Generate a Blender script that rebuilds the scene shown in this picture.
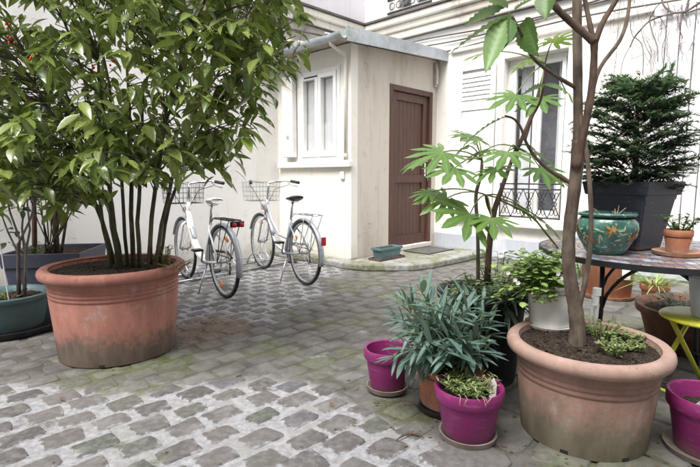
import bpy, math, random
import numpy as np
from mathutils import Vector, Matrix, Euler
random.seed(7); np.random.seed(7)
R = math.radians
sc = bpy.context.scene
for o in list(bpy.data.objects): bpy.data.objects.remove(o)
C = sc.collection

# ------------------------------------------------------------------ camera, sky, sun, exposure
CAMH, TILT, FPX = 1.13, 0.118, 476.5
cam = bpy.data.cameras.new('camera'); co = bpy.data.objects.new('camera', cam); C.objects.link(co)
cam.sensor_width = 36; cam.lens = 36*FPX/700; cam.clip_end = 500; cam.clip_start = .05
co.location = (0, 0, CAMH); co.rotation_euler = (math.pi/2-TILT, 0, 0)
sc.camera = co
SUN_EL, SUN_AZ = 58, 214         # azimuth clockwise from +Y, degrees
w = bpy.data.worlds.new('World'); sc.world = w; w.use_nodes = True
wn = w.node_tree; bg = wn.nodes['Background']
sky = wn.nodes.new('ShaderNodeTexSky'); sky.sky_type = 'NISHITA'; sky.sun_disc = False
sky.sun_elevation = R(SUN_EL); sky.sun_rotation = R(SUN_AZ); sky.air_density = 1; sky.dust_density = 4; sky.ozone_density = 1
hs = wn.nodes.new('ShaderNodeHueSaturation'); hs.inputs['Saturation'].default_value = .38
wn.links.new(sky.outputs[0], hs.inputs['Color']); wn.links.new(hs.outputs[0], bg.inputs[0])
bg.inputs[1].default_value = .15
sl = bpy.data.lights.new('sun', 'SUN'); sl.energy = 1.5; sl.angle = R(40); sl.color = (1, .975, .935)
so = bpy.data.objects.new('sun', sl); C.objects.link(so); so.location = (-3, -3, 9)
_a, _e = R(SUN_AZ), R(SUN_EL)
so.rotation_euler = Vector((math.sin(_a)*math.cos(_e), math.cos(_a)*math.cos(_e), math.sin(_e))).to_track_quat('Z', 'Y').to_euler()
vs = sc.view_settings; vs.view_transform = 'Standard'; vs.look = 'None'; vs.gamma = 1; vs.use_curve_mapping = False
vs.exposure = 1.5
sc.render.engine = 'CYCLES'

# ------------------------------------------------------------------ pixel (700x467) to place
ct, st = math.cos(TILT), math.sin(TILT)
def ray(px, py):
    a, b = (px-350)/FPX, (233.5-py)/FPX
    return Vector((a, ct+b*st, -st+b*ct))
def G(px, py, z=0.0):
    d = ray(px, py); k = (z-CAMH)/d.z
    return Vector((d.x*k, d.y*k, z))
def D(px, py, Y):
    d = ray(px, py); k = Y/d.y
    return Vector((d.x*k, Y, CAMH+d.z*k))
ANG = .7715
U = Vector((math.sin(ANG), math.cos(ANG), 0)); V = Vector((-math.cos(ANG), math.sin(ANG), 0))
C0 = Vector((.0107, 6.0133, 0)); IU, IV = 1.8577, 1.4644
IN = C0+U*IU+V*IV                                   # inner corner of the courtyard
ROTU = math.atan2(U.y, U.x)

# ------------------------------------------------------------------ mesh helpers
class MB:
    def __init__(s): s.v = []; s.f = []; s.mi = []; s.m = 0
    def add(s, vs, fs):
        o = len(s.v); s.v += [tuple(p) for p in vs]; s.f += [tuple(i+o for i in q) for q in fs]; s.mi += [s.m]*len(fs); return s
    def box(s, c, d, rz=0, M=None):
        x, y, z = d[0]/2, d[1]/2, d[2]/2
        P = [Vector((i*x, j*y, k*z)) for k in (-1, 1) for i, j in ((-1, -1), (1, -1), (1, 1), (-1, 1))]
        m = M if M is not None else Matrix.Rotation(rz, 3, 'Z')
        return s.add([m @ p+Vector(c) for p in P], [(0, 3, 2, 1), (4, 5, 6, 7), (0, 1, 5, 4), (1, 2, 6, 5), (2, 3, 7, 6), (3, 0, 4, 7)])
    def tube(s, pts, r, n=8, cap=True, closed=False):
        pts = [Vector(p) for p in pts]; N = len(pts)
        rr = list(r) if hasattr(r, '__len__') else [r]*N
        ref = None; rings = []
        for i, p in enumerate(pts):
            if closed: t = pts[(i+1) % N]-pts[i-1]
            else: t = pts[min(i+1, N-1)]-pts[max(i-1, 0)]
            if t.length < 1e-9: t = Vector((0, 0, 1))
            t.normalize()
            if ref is None: ref = Vector((0, 0, 1)) if abs(t.z) < .9 else Vector((1, 0, 0))
            a = (ref-t*ref.dot(t)).normalized(); b = t.cross(a); ref = a
            rings += [p+(a*math.cos(q)+b*math.sin(q))*rr[i] for q in (2*math.pi*k/n for k in range(n))]
        fs = []
        for i in range(N if closed else N-1):
            j = (i+1) % N
            for k in range(n):
                l = (k+1) % n; fs.append((i*n+k, i*n+l, j*n+l, j*n+k))
        if cap and not closed: fs += [tuple(reversed(range(n))), tuple((N-1)*n+k for k in range(n))]
        return s.add(rings, fs)
    def lathe(s, prof, n=48, c=(0, 0, 0), wob=None):
        vs = []; fs = []
        for i, (r, z) in enumerate(prof):
            for k in range(n):
                q = 2*math.pi*k/n; rr = r*(1+(wob(q, z) if wob else 0))
                vs.append((c[0]+rr*math.cos(q), c[1]+rr*math.sin(q), c[2]+z))
        for i in range(len(prof)-1):
            for k in range(n):
                l = (k+1) % n; fs.append((i*n+k, i*n+l, (i+1)*n+l, (i+1)*n+k))
        return s.add(vs, fs)
    def prism(s, poly, z0, z1):
        n = len(poly); A = [(p[0], p[1], z0) for p in poly]; B = [(p[0], p[1], z1) for p in poly]
        return s.add(A+B, [tuple(reversed(range(n))), tuple(range(n, 2*n))]+[(i, (i+1) % n, n+(i+1) % n, n+i) for i in range(n)])
    def mesh(s, name, mats, smooth=False):
        me = bpy.data.meshes.new(name); me.from_pydata(s.v, [], s.f)
        for m in (mats if isinstance(mats, (list, tuple)) else [mats]): me.materials.append(m)
        if s.m or any(s.mi): me.polygons.foreach_set('material_index', s.mi)
        if smooth: me.polygons.foreach_set('use_smooth', [True]*len(s.f))
        me.update(); return me

def link(name, me, parent=None, loc=None, rot=None, bevel=0, seg=2):
    o = bpy.data.objects.new(name, me); C.objects.link(o)
    if parent: o.parent = parent
    if loc is not None: o.location = loc
    if rot is not None: o.rotation_euler = rot
    if bevel:
        b = o.modifiers.new('bevel', 'BEVEL'); b.width = bevel; b.segments = seg; b.limit_method = 'ANGLE'; b.angle_limit = R(40)
    return o
def obj(name, mb, mat, parent=None, smooth=False, bevel=0, loc=None, rot=None, auto=None):
    me = mb.mesh(name, mat, smooth)
    if auto is not None:
        me.polygons.foreach_set('use_smooth', [True]*len(me.polygons))
        me.set_sharp_from_angle(angle=R(auto))
    return link(name, me, parent, loc, rot, bevel)
def tag(o, label, cat, group=None, kind=None):
    o['label'] = label; o['category'] = cat
    if group: o['group'] = group
    if kind: o['kind'] = kind
    return o
def thing(name, label, cat, loc=(0, 0, 0), rz=0, group=None):
    o = bpy.data.objects.new(name, None); C.objects.link(o); o.empty_display_size = .1
    o.location = loc; o.rotation_euler = (0, 0, rz)
    return tag(o, label, cat, group)

# ------------------------------------------------------------------ materials
class NT:
    def __init__(s, name):
        s.m = bpy.data.materials.new(name); s.m.use_nodes = True; s.t = s.m.node_tree
        s.b = s.t.nodes['Principled BSDF']; s._c = {}
    def n(s, t, **k):
        x = s.t.nodes.new(t)
        for a, b in k.items(): setattr(x, a, b)
        return x
    def set(s, i, v):
        if hasattr(v, 'is_output'): s.t.links.new(v, i)
        elif isinstance(v, (tuple, list)) and len(v) == 3 and i.type == 'RGBA': i.default_value = (*v, 1)
        else: i.default_value = v
    def math(s, op, a, b=0.0, clamp=False):
        x = s.n('ShaderNodeMath', operation=op, use_clamp=clamp); s.set(x.inputs[0], a); s.set(x.inputs[1], b); return x.outputs[0]
    def mix(s, f, a, b, mode='MIX'):
        x = s.n('ShaderNodeMix', data_type='RGBA', blend_type=mode); s.set(x.inputs[0], f); s.set(x.inputs[6], a); s.set(x.inputs[7], b); return x.outputs[2]
    def ramp(s, v, lo, hi):
        x = s.n('ShaderNodeMapRange', interpolation_type='SMOOTHSTEP'); s.set(x.inputs[0], v); x.inputs[1].default_value = lo; x.inputs[2].default_value = hi; return x.outputs[0]
    def pos(s):
        if 'p' not in s._c: s._c['p'] = s.n('ShaderNodeNewGeometry').outputs['Position']
        return s._c['p']
    def obj(s):
        if 'o' not in s._c: s._c['o'] = s.n('ShaderNodeTexCoord').outputs['Object']
        return s._c['o']
    def rnd(s):
        if 'r' not in s._c: s._c['r'] = s.n('ShaderNodeObjectInfo').outputs['Random']
        return s._c['r']
    def xyz(s, v):
        x = s.n('ShaderNodeSeparateXYZ'); s.set(x.inputs[0], v); return x.outputs
    def noise(s, vec, scale, detail=4, rough=.55, w=None):
        x = s.n('ShaderNodeTexNoise'); s.set(x.inputs['Vector'], vec); x.inputs['Scale'].default_value = scale
        x.inputs['Detail'].default_value = detail; x.inputs['Roughness'].default_value = rough; return x.outputs[0]
    def scalev(s, vec, k):
        x = s.n('ShaderNodeVectorMath', operation='MULTIPLY'); s.set(x.inputs[0], vec); x.inputs[1].default_value = k; return x.outputs[0]
    def bump(s, h, strength=.3, dist=.01):
        x = s.n('ShaderNodeBump'); s.set(x.inputs['Height'], h); x.inputs['Strength'].default_value = strength; x.inputs['Distance'].default_value = dist
        s.t.links.new(x.outputs[0], s.b.inputs['Normal'])
    def fin(s, col=None, rough=.6, spec=.5, metal=0, **k):
        if col is not None: s.set(s.b.inputs['Base Color'], col)
        s.set(s.b.inputs['Roughness'], rough); s.b.inputs['Specular IOR Level'].default_value = spec; s.b.inputs['Metallic'].default_value = metal
        for a, b in k.items(): s.set(s.b.inputs[a], b)
        return s.m
def pm(name, c, var=.25, scale=8, rough=.6, bump=.15, bscale=60, spec=.4, metal=0, world=False, dirt=None, dist=.004, rnd=0, scuff=0):
    """plain surface: colour with blotchy and fine variation, light relief, optional dirt colour"""
    t = NT(name); p = t.pos() if world else t.obj()
    a = t.noise(p, scale, 5); b = t.noise(p, scale*9, 3)
    f = t.ramp(t.math('ADD', t.math('MULTIPLY', a, .7), t.math('MULTIPLY', b, .3)), .3, .7)
    lo = tuple(max(0, x*(1-var)) for x in c); hi = tuple(min(1, x*(1+var)) for x in c)
    col = t.mix(f, lo, hi)
    if rnd: col = t.mix(t.math('MULTIPLY', t.rnd(), rnd), col, tuple(x*.35 for x in c))
    if dirt: col = t.mix(t.ramp(t.noise(p, scale*.6, 7, .65), .5, .75), col, dirt)
    if scuff:
        sn = t.noise(t.scalev(p, (1, 1, 5)), 16, 6, .7); col = t.mix(t.math('MULTIPLY', t.ramp(sn, .54, .72), scuff), col, tuple(min(1, v*.6+.13) for v in c))
        z_ = t.xyz(p)[2]; col = t.mix(t.math('MULTIPLY', t.ramp(t.math('ADD', z_, t.math('MULTIPLY', a, .12)), .11, .05), scuff), col, (.17, .145, .12))
    if bump: t.bump(t.noise(p, bscale, 4), bump, dist)
    return t.fin(col, t.math('ADD', rough-.08, t.math('MULTIPLY', a, .16)), spec, metal)

MAT = {}
EARTH = G(212, 328)
# --- ground: pale cement joints, grime and moss by place
def ground_cover(t):
    p = t.pos(); x = t.xyz(p)
    n1 = t.noise(p, 1.3, 5, .6); n2 = t.noise(p, 6, 5, .6); n3 = t.noise(p, 30, 4, .6)
    wob = t.math('ADD', t.math('MULTIPLY', t.math('SUBTRACT', n1, .5), .9), t.math('MULTIPLY', t.math('SUBTRACT', n2, .5), .45))
    # near patch of clean joints
    e = t.math('ADD', x[1], t.math('MULTIPLY', t.math('MAXIMUM', t.math('ADD', x[0], .25), 0), .95))
    A = t.ramp(t.math('ADD', e, wob), 2.62, 2.40)
    # patch by the bicycles
    b1 = t.ramp(t.math('ADD', x[1], t.math('MULTIPLY', wob, .8)), 3.35, 3.6)
    b2 = t.ramp(t.math('ADD', t.math('ADD', x[0], t.math('MULTIPLY', x[1], -.28)), t.math('MULTIPLY', wob, .7)), -1.50, -1.72)
    B = t.math('MULTIPLY', b1, b2)
    clean = t.math('MAXIMUM', A, B)
    clean = t.math('MULTIPLY', clean, t.ramp(n2, .28, .45))
    return p, clean, n1, n2, n3
def mortar_col(t, cv):
    p, cl, n1, n2, n3 = cv; x = t.xyz(p)
    cem = t.mix(t.ramp(n3, .3, .7), (.22, .22, .23), (.37, .37, .38))
    cem = t.mix(t.ramp(n2, .48, .70), cem, (.26, .255, .25)); cem = t.mix(t.math('MULTIPLY', t.ramp(n1, .55, .7), .6), cem, (.24, .24, .20))
    grime = t.mix(t.ramp(n2, .35, .65), (.068, .064, .054), (.135, .13, .118))
    moss = t.mix(t.ramp(n3, .3, .7), (.068, .08, .036), (.12, .132, .068))
    g = t.mix(t.ramp(n1, .50, .62), grime, moss)
    g = t.mix(t.ramp(t.noise(p, 2.3, 6, .65), .58, .75), g, (.29, .29, .28))
    # earth spilt beside the big pot
    dx = t.math('SUBTRACT', x[0], EARTH[0]); dy = t.math('SUBTRACT', x[1], EARTH[1])
    d = t.math('SQRT', t.math('ADD', t.math('MULTIPLY', dx, dx), t.math('MULTIPLY', t.math('MULTIPLY', dy, dy), .6)))
    ea = t.ramp(t.math('ADD', d, t.math('MULTIPLY', t.math('SUBTRACT', n2, .5), .6)), .42, .12)
    earth = t.mix(t.ramp(n3, .35, .65), (.10, .068, .047), (.21, .155, .115))
    return t.mix(t.math('MULTIPLY', ea, .8), t.mix(cl, g, cem), earth), ea, earth
def m_mortar():
    t = NT('joint_mortar'); cv = ground_cover(t); p, cl, n1, n2, n3 = cv
    c, _, _ = mortar_col(t, cv)
    t.bump(t.math('ADD', t.math('MULTIPLY', n2, .5), t.noise(p, 90, 4)), .5, .006)
    return t.fin(c, .85, .3)
def m_stone():
    t = NT('paving_stone'); cv = ground_cover(t); p, cl, n1, n2, n3 = cv
    r = t.rnd(); big = t.noise(p, 3.1, 3)
    r = t.math('FRACT', t.math('ADD', r, t.math('MULTIPLY', t.n('ShaderNodeAttribute', attribute_name='tone').outputs['Fac'], 1.0)))
    a = t.mix(r, (.072, .066, .064), (.145, .134, .128)); a = t.mix(t.ramp(t.math('FRACT', t.math('MULTIPLY', r, 7.31)), .6, .9), a, (.10, .092, .107))
    a = t.mix(t.math('MULTIPLY', t.ramp(t.math('FRACT', t.math('MULTIPLY', r, 3.77)), .7, .95), .8), a, (.072, .086, .062))
    a = t.mix(t.ramp(n3, .38, .66), a, t.mix(.4, a, (.24, .23, .225)))
    a = t.mix(t.math('MULTIPLY', t.ramp(t.noise(p, 75, 4, .65), .55, .7), .5), a, (.075, .07, .066))
    a = t.mix(t.math('MULTIPLY', t.ramp(n2, .5, .70), .42), a, (.26, .255, .255))
    mc, ea, earth = mortar_col(t, cv)
    grime = t.mix(t.ramp(n2, .35, .65), (.085, .082, .074), (.165, .16, .148))
    moss = t.mix(t.ramp(n3, .3, .7), (.085, .10, .05), (.145, .158, .09))
    g = t.mix(t.ramp(n1, .50, .62), grime, moss); g = t.mix(.3, g, a); g = t.mix(t.math('MULTIPLY', t.ramp(t.noise(p, 70, 4, .7), .52, .68), .45), g, (.11, .105, .095))
    k = t.math('ADD', t.math('MULTIPLY', cl, .9), .06, True)
    col = t.mix(t.math('MULTIPLY', ea, .8), t.mix(k, g, a), earth)
    e = t.n('ShaderNodeAttribute', attribute_name='edge').outputs['Fac']
    ef = t.ramp(t.math('ADD', e, t.math('ADD', t.math('MULTIPLY', t.math('SUBTRACT', n3, .5), 1.3), t.math('MULTIPLY', t.math('SUBTRACT', n2, .5), 1.1))), .76, 1.04); ef = t.math('MULTIPLY', ef, t.math('ADD', t.math('MULTIPLY', cl, .55), .45))
    t.bump(t.math('ADD', t.noise(p, 45, 5, .65), t.math('MULTIPLY', n2, .6)), .6, .006)
    return t.fin(t.mix(ef, col, mc), .72, .4)
MAT['mortar'] = m_mortar(); MAT['stone'] = m_stone()

def m_wall(name, c, stain, amt=.5, low=None):
    t = NT(name); p = t.pos(); x = t.xyz(p)
    n1 = t.noise(t.scalev(p, (1, 1, .25)), 2.2, 6, .62); n2 = t.noise(p, 7, 6, .6)
    col = t.mix(t.math('MULTIPLY', t.ramp(n1, .48, .75), amt), c, stain)
    col = t.mix(t.math('MULTIPLY', t.ramp(n2, .55, .8), amt*.6), col, tuple(v*.8 for v in stain))
    if low:
        col = t.mix(t.ramp(t.math('ADD', x[2], t.math('MULTIPLY', n2, .5)), .62, .25), col, low)
    vo = t.n('ShaderNodeTexVoronoi', feature='DISTANCE_TO_EDGE'); wv = t.n('ShaderNodeVectorMath', operation='ADD'); t.set(wv.inputs[0], p)
    nn = t.n('ShaderNodeTexNoise'); t.set(nn.inputs['Vector'], p); nn.inputs['Scale'].default_value = 3; t.set(wv.inputs[1], nn.outputs['Color']); t.set(vo.inputs['Vector'], wv.outputs[0]); vo.inputs['Scale'].default_value = 1.1
    crack = t.math('MULTIPLY', t.ramp(vo.outputs['Distance'], .006, .0), t.ramp(n1, .5, .62))
    col = t.mix(t.math('MULTIPLY', crack, .55), col, tuple(v*.45 for v in stain))
    st2_ = t.noise(t.scalev(p, (6, 6, .35)), 2.0, 5, .6)
    col = t.mix(t.math('MULTIPLY', t.ramp(st2_, .56, .72), amt*.4), col, tuple(v*.75 for v in stain))
    t.bump(t.math('ADD', t.math('ADD', t.noise(p, 140, 3), n2), t.math('MULTIPLY', t.noise(p, 26, 5, .65), .9)), .35, .006)
    return t.fin(col, .85, .25)
MAT['wall_l'] = m_wall('white_render', (.78, .765, .74), (.60, .575, .54), .65, (.56, .54, .50))
MAT['wall_up'] = m_wall('lilac_grey_render', (.62, .60, .63), (.50, .48, .50), .5)
MAT['wall_r'] = m_wall('cream_white_render', (.82, .80, .76), (.66, .63, .57), .55)
MAT['wall_d'] = m_wall('beige_cement_render', (.60, .555, .495), (.42, .375, .32), .8)
MAT['wall_w'] = m_wall('porch_white_paint', (.80, .775, .72), (.66, .63, .56), .5, (.64, .61, .54))
MAT['band'] = m_wall('weathered_band', (.50, .45, .39), (.30, .27, .24), .9)
MAT['cornice'] = m_wall('cream_moulding', (.72, .67, .59), (.42, .38, .34), .75)
MAT['darkline'] = pm('sooty_moulding', (.10, .09, .085), .4, 4, .8, world=True)
MAT['plinth'] = m_wall('blue_grey_plinth', (.42, .45, .50), (.66, .66, .67), .9)
MAT['zinc'] = pm('zinc_sheet', (.42, .46, .50), .25, 3, .45, .05, metal=.35, world=True, dirt=(.22, .25, .22))
MAT['white'] = pm('white_gloss_paint', (.80, .80, .79), .05, 6, .35, .04, spec=.5, dirt=(.66, .65, .62))
MAT['shutter'] = pm('white_shutter_paint', (.78, .78, .77), .06, 6, .5, .08, dirt=(.62, .60, .57))
MAT['soffit'] = pm('soffit_boards', (.42, .36, .29), .3, 4, .8, .2, world=True)
MAT['greybox'] = pm('grey_plastic', (.42, .40, .37), .2, 10, .6)
MAT['iron'] = pm('black_iron', (.018, .018, .02), .4, 20, .45, .15, spec=.5)
MAT['steel'] = pm('dull_steel', (.42, .43, .45), .15, 20, .38, .03, metal=.8)
MAT['chrome'] = pm('chrome', (.62, .63, .65), .08, 20, .22, 0, metal=1)
MAT['rubber'] = pm('rubber', (.022, .022, .024), .3, 30, .75, .1)
MAT['black'] = pm('black_plastic', (.02, .02, .023), .3, 20, .45, .05)
MAT['bikewhite'] = pm('white_frame_paint', (.78, .78, .78), .03, 10, .25, 0)
MAT['bikesilver'] = pm('silver_frame_paint', (.45, .48, .53), .06, 10, .3, 0, metal=.4)
MAT['mat'] = pm('door_mat_fibre', (.10, .095, .09), .5, 20, .95, .6, 260)
MAT['curtain'] = pm('net_curtain', (.74, .76, .79), .06, 12, .9, .1)
MAT['interior'] = pm('dim_room', (.16, .17, .19), .4, 1.5, .9, 0)
def m_glass():
    t = NT('window_glass'); t.fin((.9, .93, .95), .03, .5); t.b.inputs['Transmission Weight'].default_value = .0
    tr = t.n('ShaderNodeBsdfTransparent'); gl = t.n('ShaderNodeBsdfGlossy'); gl.inputs['Roughness'].default_value = .02
    fr = t.n('ShaderNodeLayerWeight'); fr.inputs[0].default_value = .25
    mx = t.n('ShaderNodeMixShader'); t.t.links.new(t.math('ADD', t.math('MULTIPLY', fr.outputs['Facing'], .55), .03, True), mx.inputs[0]); t.t.links.new(tr.outputs[0], mx.inputs[1]); t.t.links.new(gl.outputs[0], mx.inputs[2])
    t.t.links.new(mx.outputs[0], t.t.nodes['Material Output'].inputs[0]); return t.m
MAT['glass'] = m_glass()
def m_wood(name, c, ax=(9, 9, .5)):
    t = NT(name); p = t.scalev(t.obj(), ax)
    a = t.noise(p, 7, 6, .6); b = t.noise(p, 40, 3)
    f = t.ramp(t.math('ADD', t.math('MULTIPLY', a, .7), t.math('MULTIPLY', b, .3)), .35, .65)
    t.bump(a, .12, .003)
    return t.fin(t.mix(f, tuple(v*.7 for v in c), tuple(v*1.3 for v in c)), .48, .45)
MAT['door'] = m_wood('brown_wood_door', (.09, .041, .031)); MAT['boards'] = m_wood('white_washed_boards', (.66, .655, .67), (5, 5, .3))
MAT['tablewood'] = MAT['door']
def m_pot(name, c, stain, h, lo, hi, blotch=.35, rough=.75):
    """terracotta with a grimy tide mark rising from the base, object space z"""
    t = NT(name); p = t.obj(); z = t.xyz(p)[2]
    n1 = t.noise(p, 5, 6, .65); n2 = t.noise(t.scalev(p, (1, 1, .3)), 14, 5, .6)
    f = t.ramp(t.math('ADD', z, t.math('ADD', t.math('MULTIPLY', t.math('SUBTRACT', n1, .5), h*.6), t.math('MULTIPLY', t.math('SUBTRACT', t.noise(p, 32, 5, .7), .5), h*.4))), hi, lo)
    a = t.mix(t.ramp(n2, .3, .7), tuple(v*.86 for v in c), tuple(min(1, v*1.12) for v in c))
    a = t.mix(t.math('MULTIPLY', t.ramp(n1, .52, .75), blotch), a, tuple(v*.6+.16 for v in c))
    a = t.mix(t.math('MULTIPLY', t.ramp(t.noise(p, 9, 7, .7), .55, .70), .45), a, tuple(v*.5+.24 for v in c)); a = t.mix(t.math('MULTIPLY', t.ramp(t.noise(p, 45, 4, .6), .60, .70), .5), a, tuple(v*.5 for v in c))
    t.bump(t.math('ADD', t.noise(p, 120, 4), n1), .25, .004)
    return t.fin(t.mix(t.math('MULTIPLY', f, .85), a, t.mix(t.ramp(n2, .35, .65), stain, tuple(v*1.6 for v in stain))), rough, .3)
MAT['tc_l'] = m_pot('pink_terracotta', (.305, .135, .103), (.075, .068, .055), .5, .10, .23)
MAT['tc_r'] = m_pot('pale_terracotta', (.265, .16, .125), (.08, .08, .055), .55, .06, .27, .6)
MAT['tc_rim'] = m_pot('paler_terracotta', (.36, .24, .195), (.18, .15, .11), .5, -.2, -.1, .6)  # rim colour, paler than the pot body
MAT['tc'] = m_pot('terracotta', (.36, .15, .085), (.30, .20, .14), .2, .0, .05, .4)
MAT['tc_dark'] = m_pot('brown_terracotta', (.135, .062, .04), (.07, .05, .04), .25, .0, .1, .3)
MAT['purple'] = pm('magenta_plastic', (.215, .02, .122), .10, 6, .42, .06, spec=.4, dirt=(.20, .045, .13), scuff=.55)
MAT['taupe'] = pm('taupe_plastic', (.20, .165, .14), .2, 10, .6, .1, dirt=(.30, .27, .24))
MAT['green'] = pm('green_plastic', (.085, .15, .16), .15, 6, .45, .05, dirt=(.15, .20, .20), scuff=.55)
MAT['navy'] = pm('navy_plastic', (.06, .066, .10), .15, 5, .5, .05, dirt=(.08, .085, .11), scuff=.55)
MAT['anth'] = pm('anthracite_plastic', (.03, .033, .052), .15, 5, .5, .05, dirt=(.05, .05, .058), scuff=.55)
MAT['blackpot'] = pm('black_pot', (.016, .017, .026), .2, 5, .5, .05, dirt=(.03, .032, .045), scuff=.55)
MAT['whitepot'] = pm('white_pot', (.78, .77, .74), .06, 8, .5, .1, dirt=(.62, .61, .57))
MAT['lav'] = pm('lavender_glaze', (.60, .64, .76), .04, 4, .25, 0)
MAT['lime'] = pm('lime_paint', (.60, .62, .05), .08, 12, .35, .04, dirt=(.40, .42, .08))
MAT['tag'] = pm('white_tag', (.72, .72, .68), .05, 20, .5, 0)
def m_soil():
    t = NT('soil'); p = t.pos(); n = t.noise(p, 60, 5, .7); n2 = t.noise(p, 14, 4)
    c = t.mix(t.ramp(n, .35, .7), (.02, .015, .011), (.085, .063, .047)); c = t.mix(t.ramp(t.noise(p, 150, 2), .66, .72), c, (.32, .29, .25))
    t.bump(t.math('ADD', n, n2), .9, .02); return t.fin(c, .95, .15)
MAT['soil'] = m_soil()
def m_reflector(name, c):
    t = NT(name); p = t.obj(); v = t.n('ShaderNodeTexVoronoi'); t.set(v.inputs['Vector'], p); v.inputs['Scale'].default_value = 160
    t.bump(v.outputs[0], .4, .003); return t.fin(c, .2, .6)
MAT['red'] = m_reflector('red_reflector', (.42, .012, .025)); MAT['orange'] = m_reflector('orange_reflector', (.85, .28, .06))
def m_bark(name, c, c2, sc_=(12, 12, 2.5)):
    t = NT(name); p = t.scalev(t.pos(), sc_); a = t.noise(p, 3, 6, .65); b = t.noise(t.pos(), 16, 4)
    t.bump(a, .5, .008); return t.fin(t.mix(t.ramp(t.math('ADD', t.math('MULTIPLY', a, .6), t.math('MULTIPLY', b, .4)), .35, .65), c, c2), .8, .25)
MAT['bark'] = m_bark('grey_brown_bark', (.058, .043, .034), (.165, .13, .10)); MAT['bark_d'] = m_bark('dark_bark', (.055, .036, .028), (.15, .10, .075))
MAT['stem'] = m_bark('olive_stem', (.035, .035, .022), (.11, .105, .06)); MAT['twig'] = m_bark('grey_twig', (.10, .085, .08), (.22, .19, .18))
MAT['greenstem'] = m_bark('green_stem', (.10, .15, .045), (.19, .23, .09))
def m_leaf(name, a, b, rough=.38, spots=None, tr=.25, vein=True, under=None, spec=.5, coat=0.0):
    t = NT(name); p = t.obj()
    at = t.n('ShaderNodeAttribute', attribute_name='tone').outputs['Fac']
    r = t.math('FRACT', t.math('ADD', at, t.rnd()))
    col = t.mix(r, a, b)
    if spots: col = t.mix(t.math('MULTIPLY', t.ramp(t.noise(p, 130, 2, .5), .54, .64), t.ramp(t.math('FRACT', t.math('MULTIPLY', r, 5.3)), .25, .6)), col, spots)
    col = t.mix(t.math('MULTIPLY', t.ramp(t.noise(t.pos(), 9, 3), .45, .7), .35), col, tuple(v*1.5 for v in b))
    rb = t.n('ShaderNodeAttribute', attribute_name='rib').outputs['Fac']
    col = t.mix(t.math('MULTIPLY', t.math('POWER', rb, 4.0), .45), col, tuple(min(1, v*1.5+.07) for v in b))
    col = t.mix(t.math('MULTIPLY', t.ramp(t.noise(t.pos(), 26, 4, .7), .62, .74), .5), col, (.24, .23, .06))
    if under:
        bf = t.n('ShaderNodeNewGeometry').outputs['Backfacing']; col = t.mix(bf, col, under)
    t.fin(col, rough, spec); t.b.inputs['Coat Weight'].default_value = coat; t.b.inputs['Coat Roughness'].default_value = .12
    tl = t.n('ShaderNodeBsdfTranslucent'); t.set(tl.inputs[0], t.mix(.5, col, (.25, .35, .05), 'MIX'))
    ms = t.n('ShaderNodeMixShader'); ms.inputs[0].default_value = tr
    t.t.links.new(t.b.outputs[0], ms.inputs[1]); t.t.links.new(tl.outputs[0], ms.inputs[2]); t.t.links.new(ms.outputs[0], t.t.nodes['Material Output'].inputs[0])
    t.bump(t.noise(t.pos(), 120, 2), .12, .002)
    return t.m
MAT['aucuba'] = m_leaf('spotted_laurel_leaf', (.042, .082, .021), (.185, .245, .058), .24, (.46, .47, .14), .3, coat=.5)
MAT['dkleaf'] = m_leaf('dark_leaf', (.022, .05, .03), (.055, .095, .055), .4, None, .12)
MAT['fatsia'] = m_leaf('palmate_leaf', (.06, .135, .03), (.125, .23, .05), .3, None, .35)
MAT['loquat'] = m_leaf('ribbed_leaf', (.06, .145, .045), (.14, .25, .07), .4, None, .3, under=(.17, .25, .19))
MAT['oleander'] = m_leaf('oleander_leaf', (.05, .105, .09), (.13, .21, .17), .5, None, .15, under=(.17, .24, .20))
MAT['gera'] = m_leaf('small_round_leaf', (.13, .23, .05), (.30, .42, .13), .55, None, .3)
MAT['sedum'] = m_leaf('sedum_leaf', (.10, .16, .045), (.26, .31, .12), .6, None, .2)
MAT['yew'] = m_leaf('conifer_needle', (.055, .125, .095), (.12, .215, .155), .6, None, .25)
MAT['grass'] = m_leaf('long_grass', (.13, .22, .05), (.30, .38, .13), .5, None, .3)
MAT['petal'] = pm('white_petal', (.75, .72, .72), .06, 20, .6, 0)
MAT['berry'] = pm('red_berry', (.45, .03, .012), .25, 30, .25, 0)

# ------------------------------------------------------------------ ground and paving
g = MB(); g.add([(-30, -30, 0), (30, -30, 0), (30, 30, 0), (-30, 30, 0)], [(0, 1, 2, 3)])
ground = obj('ground', g, MAT['mortar']); ground['kind'] = 'structure'
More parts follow.
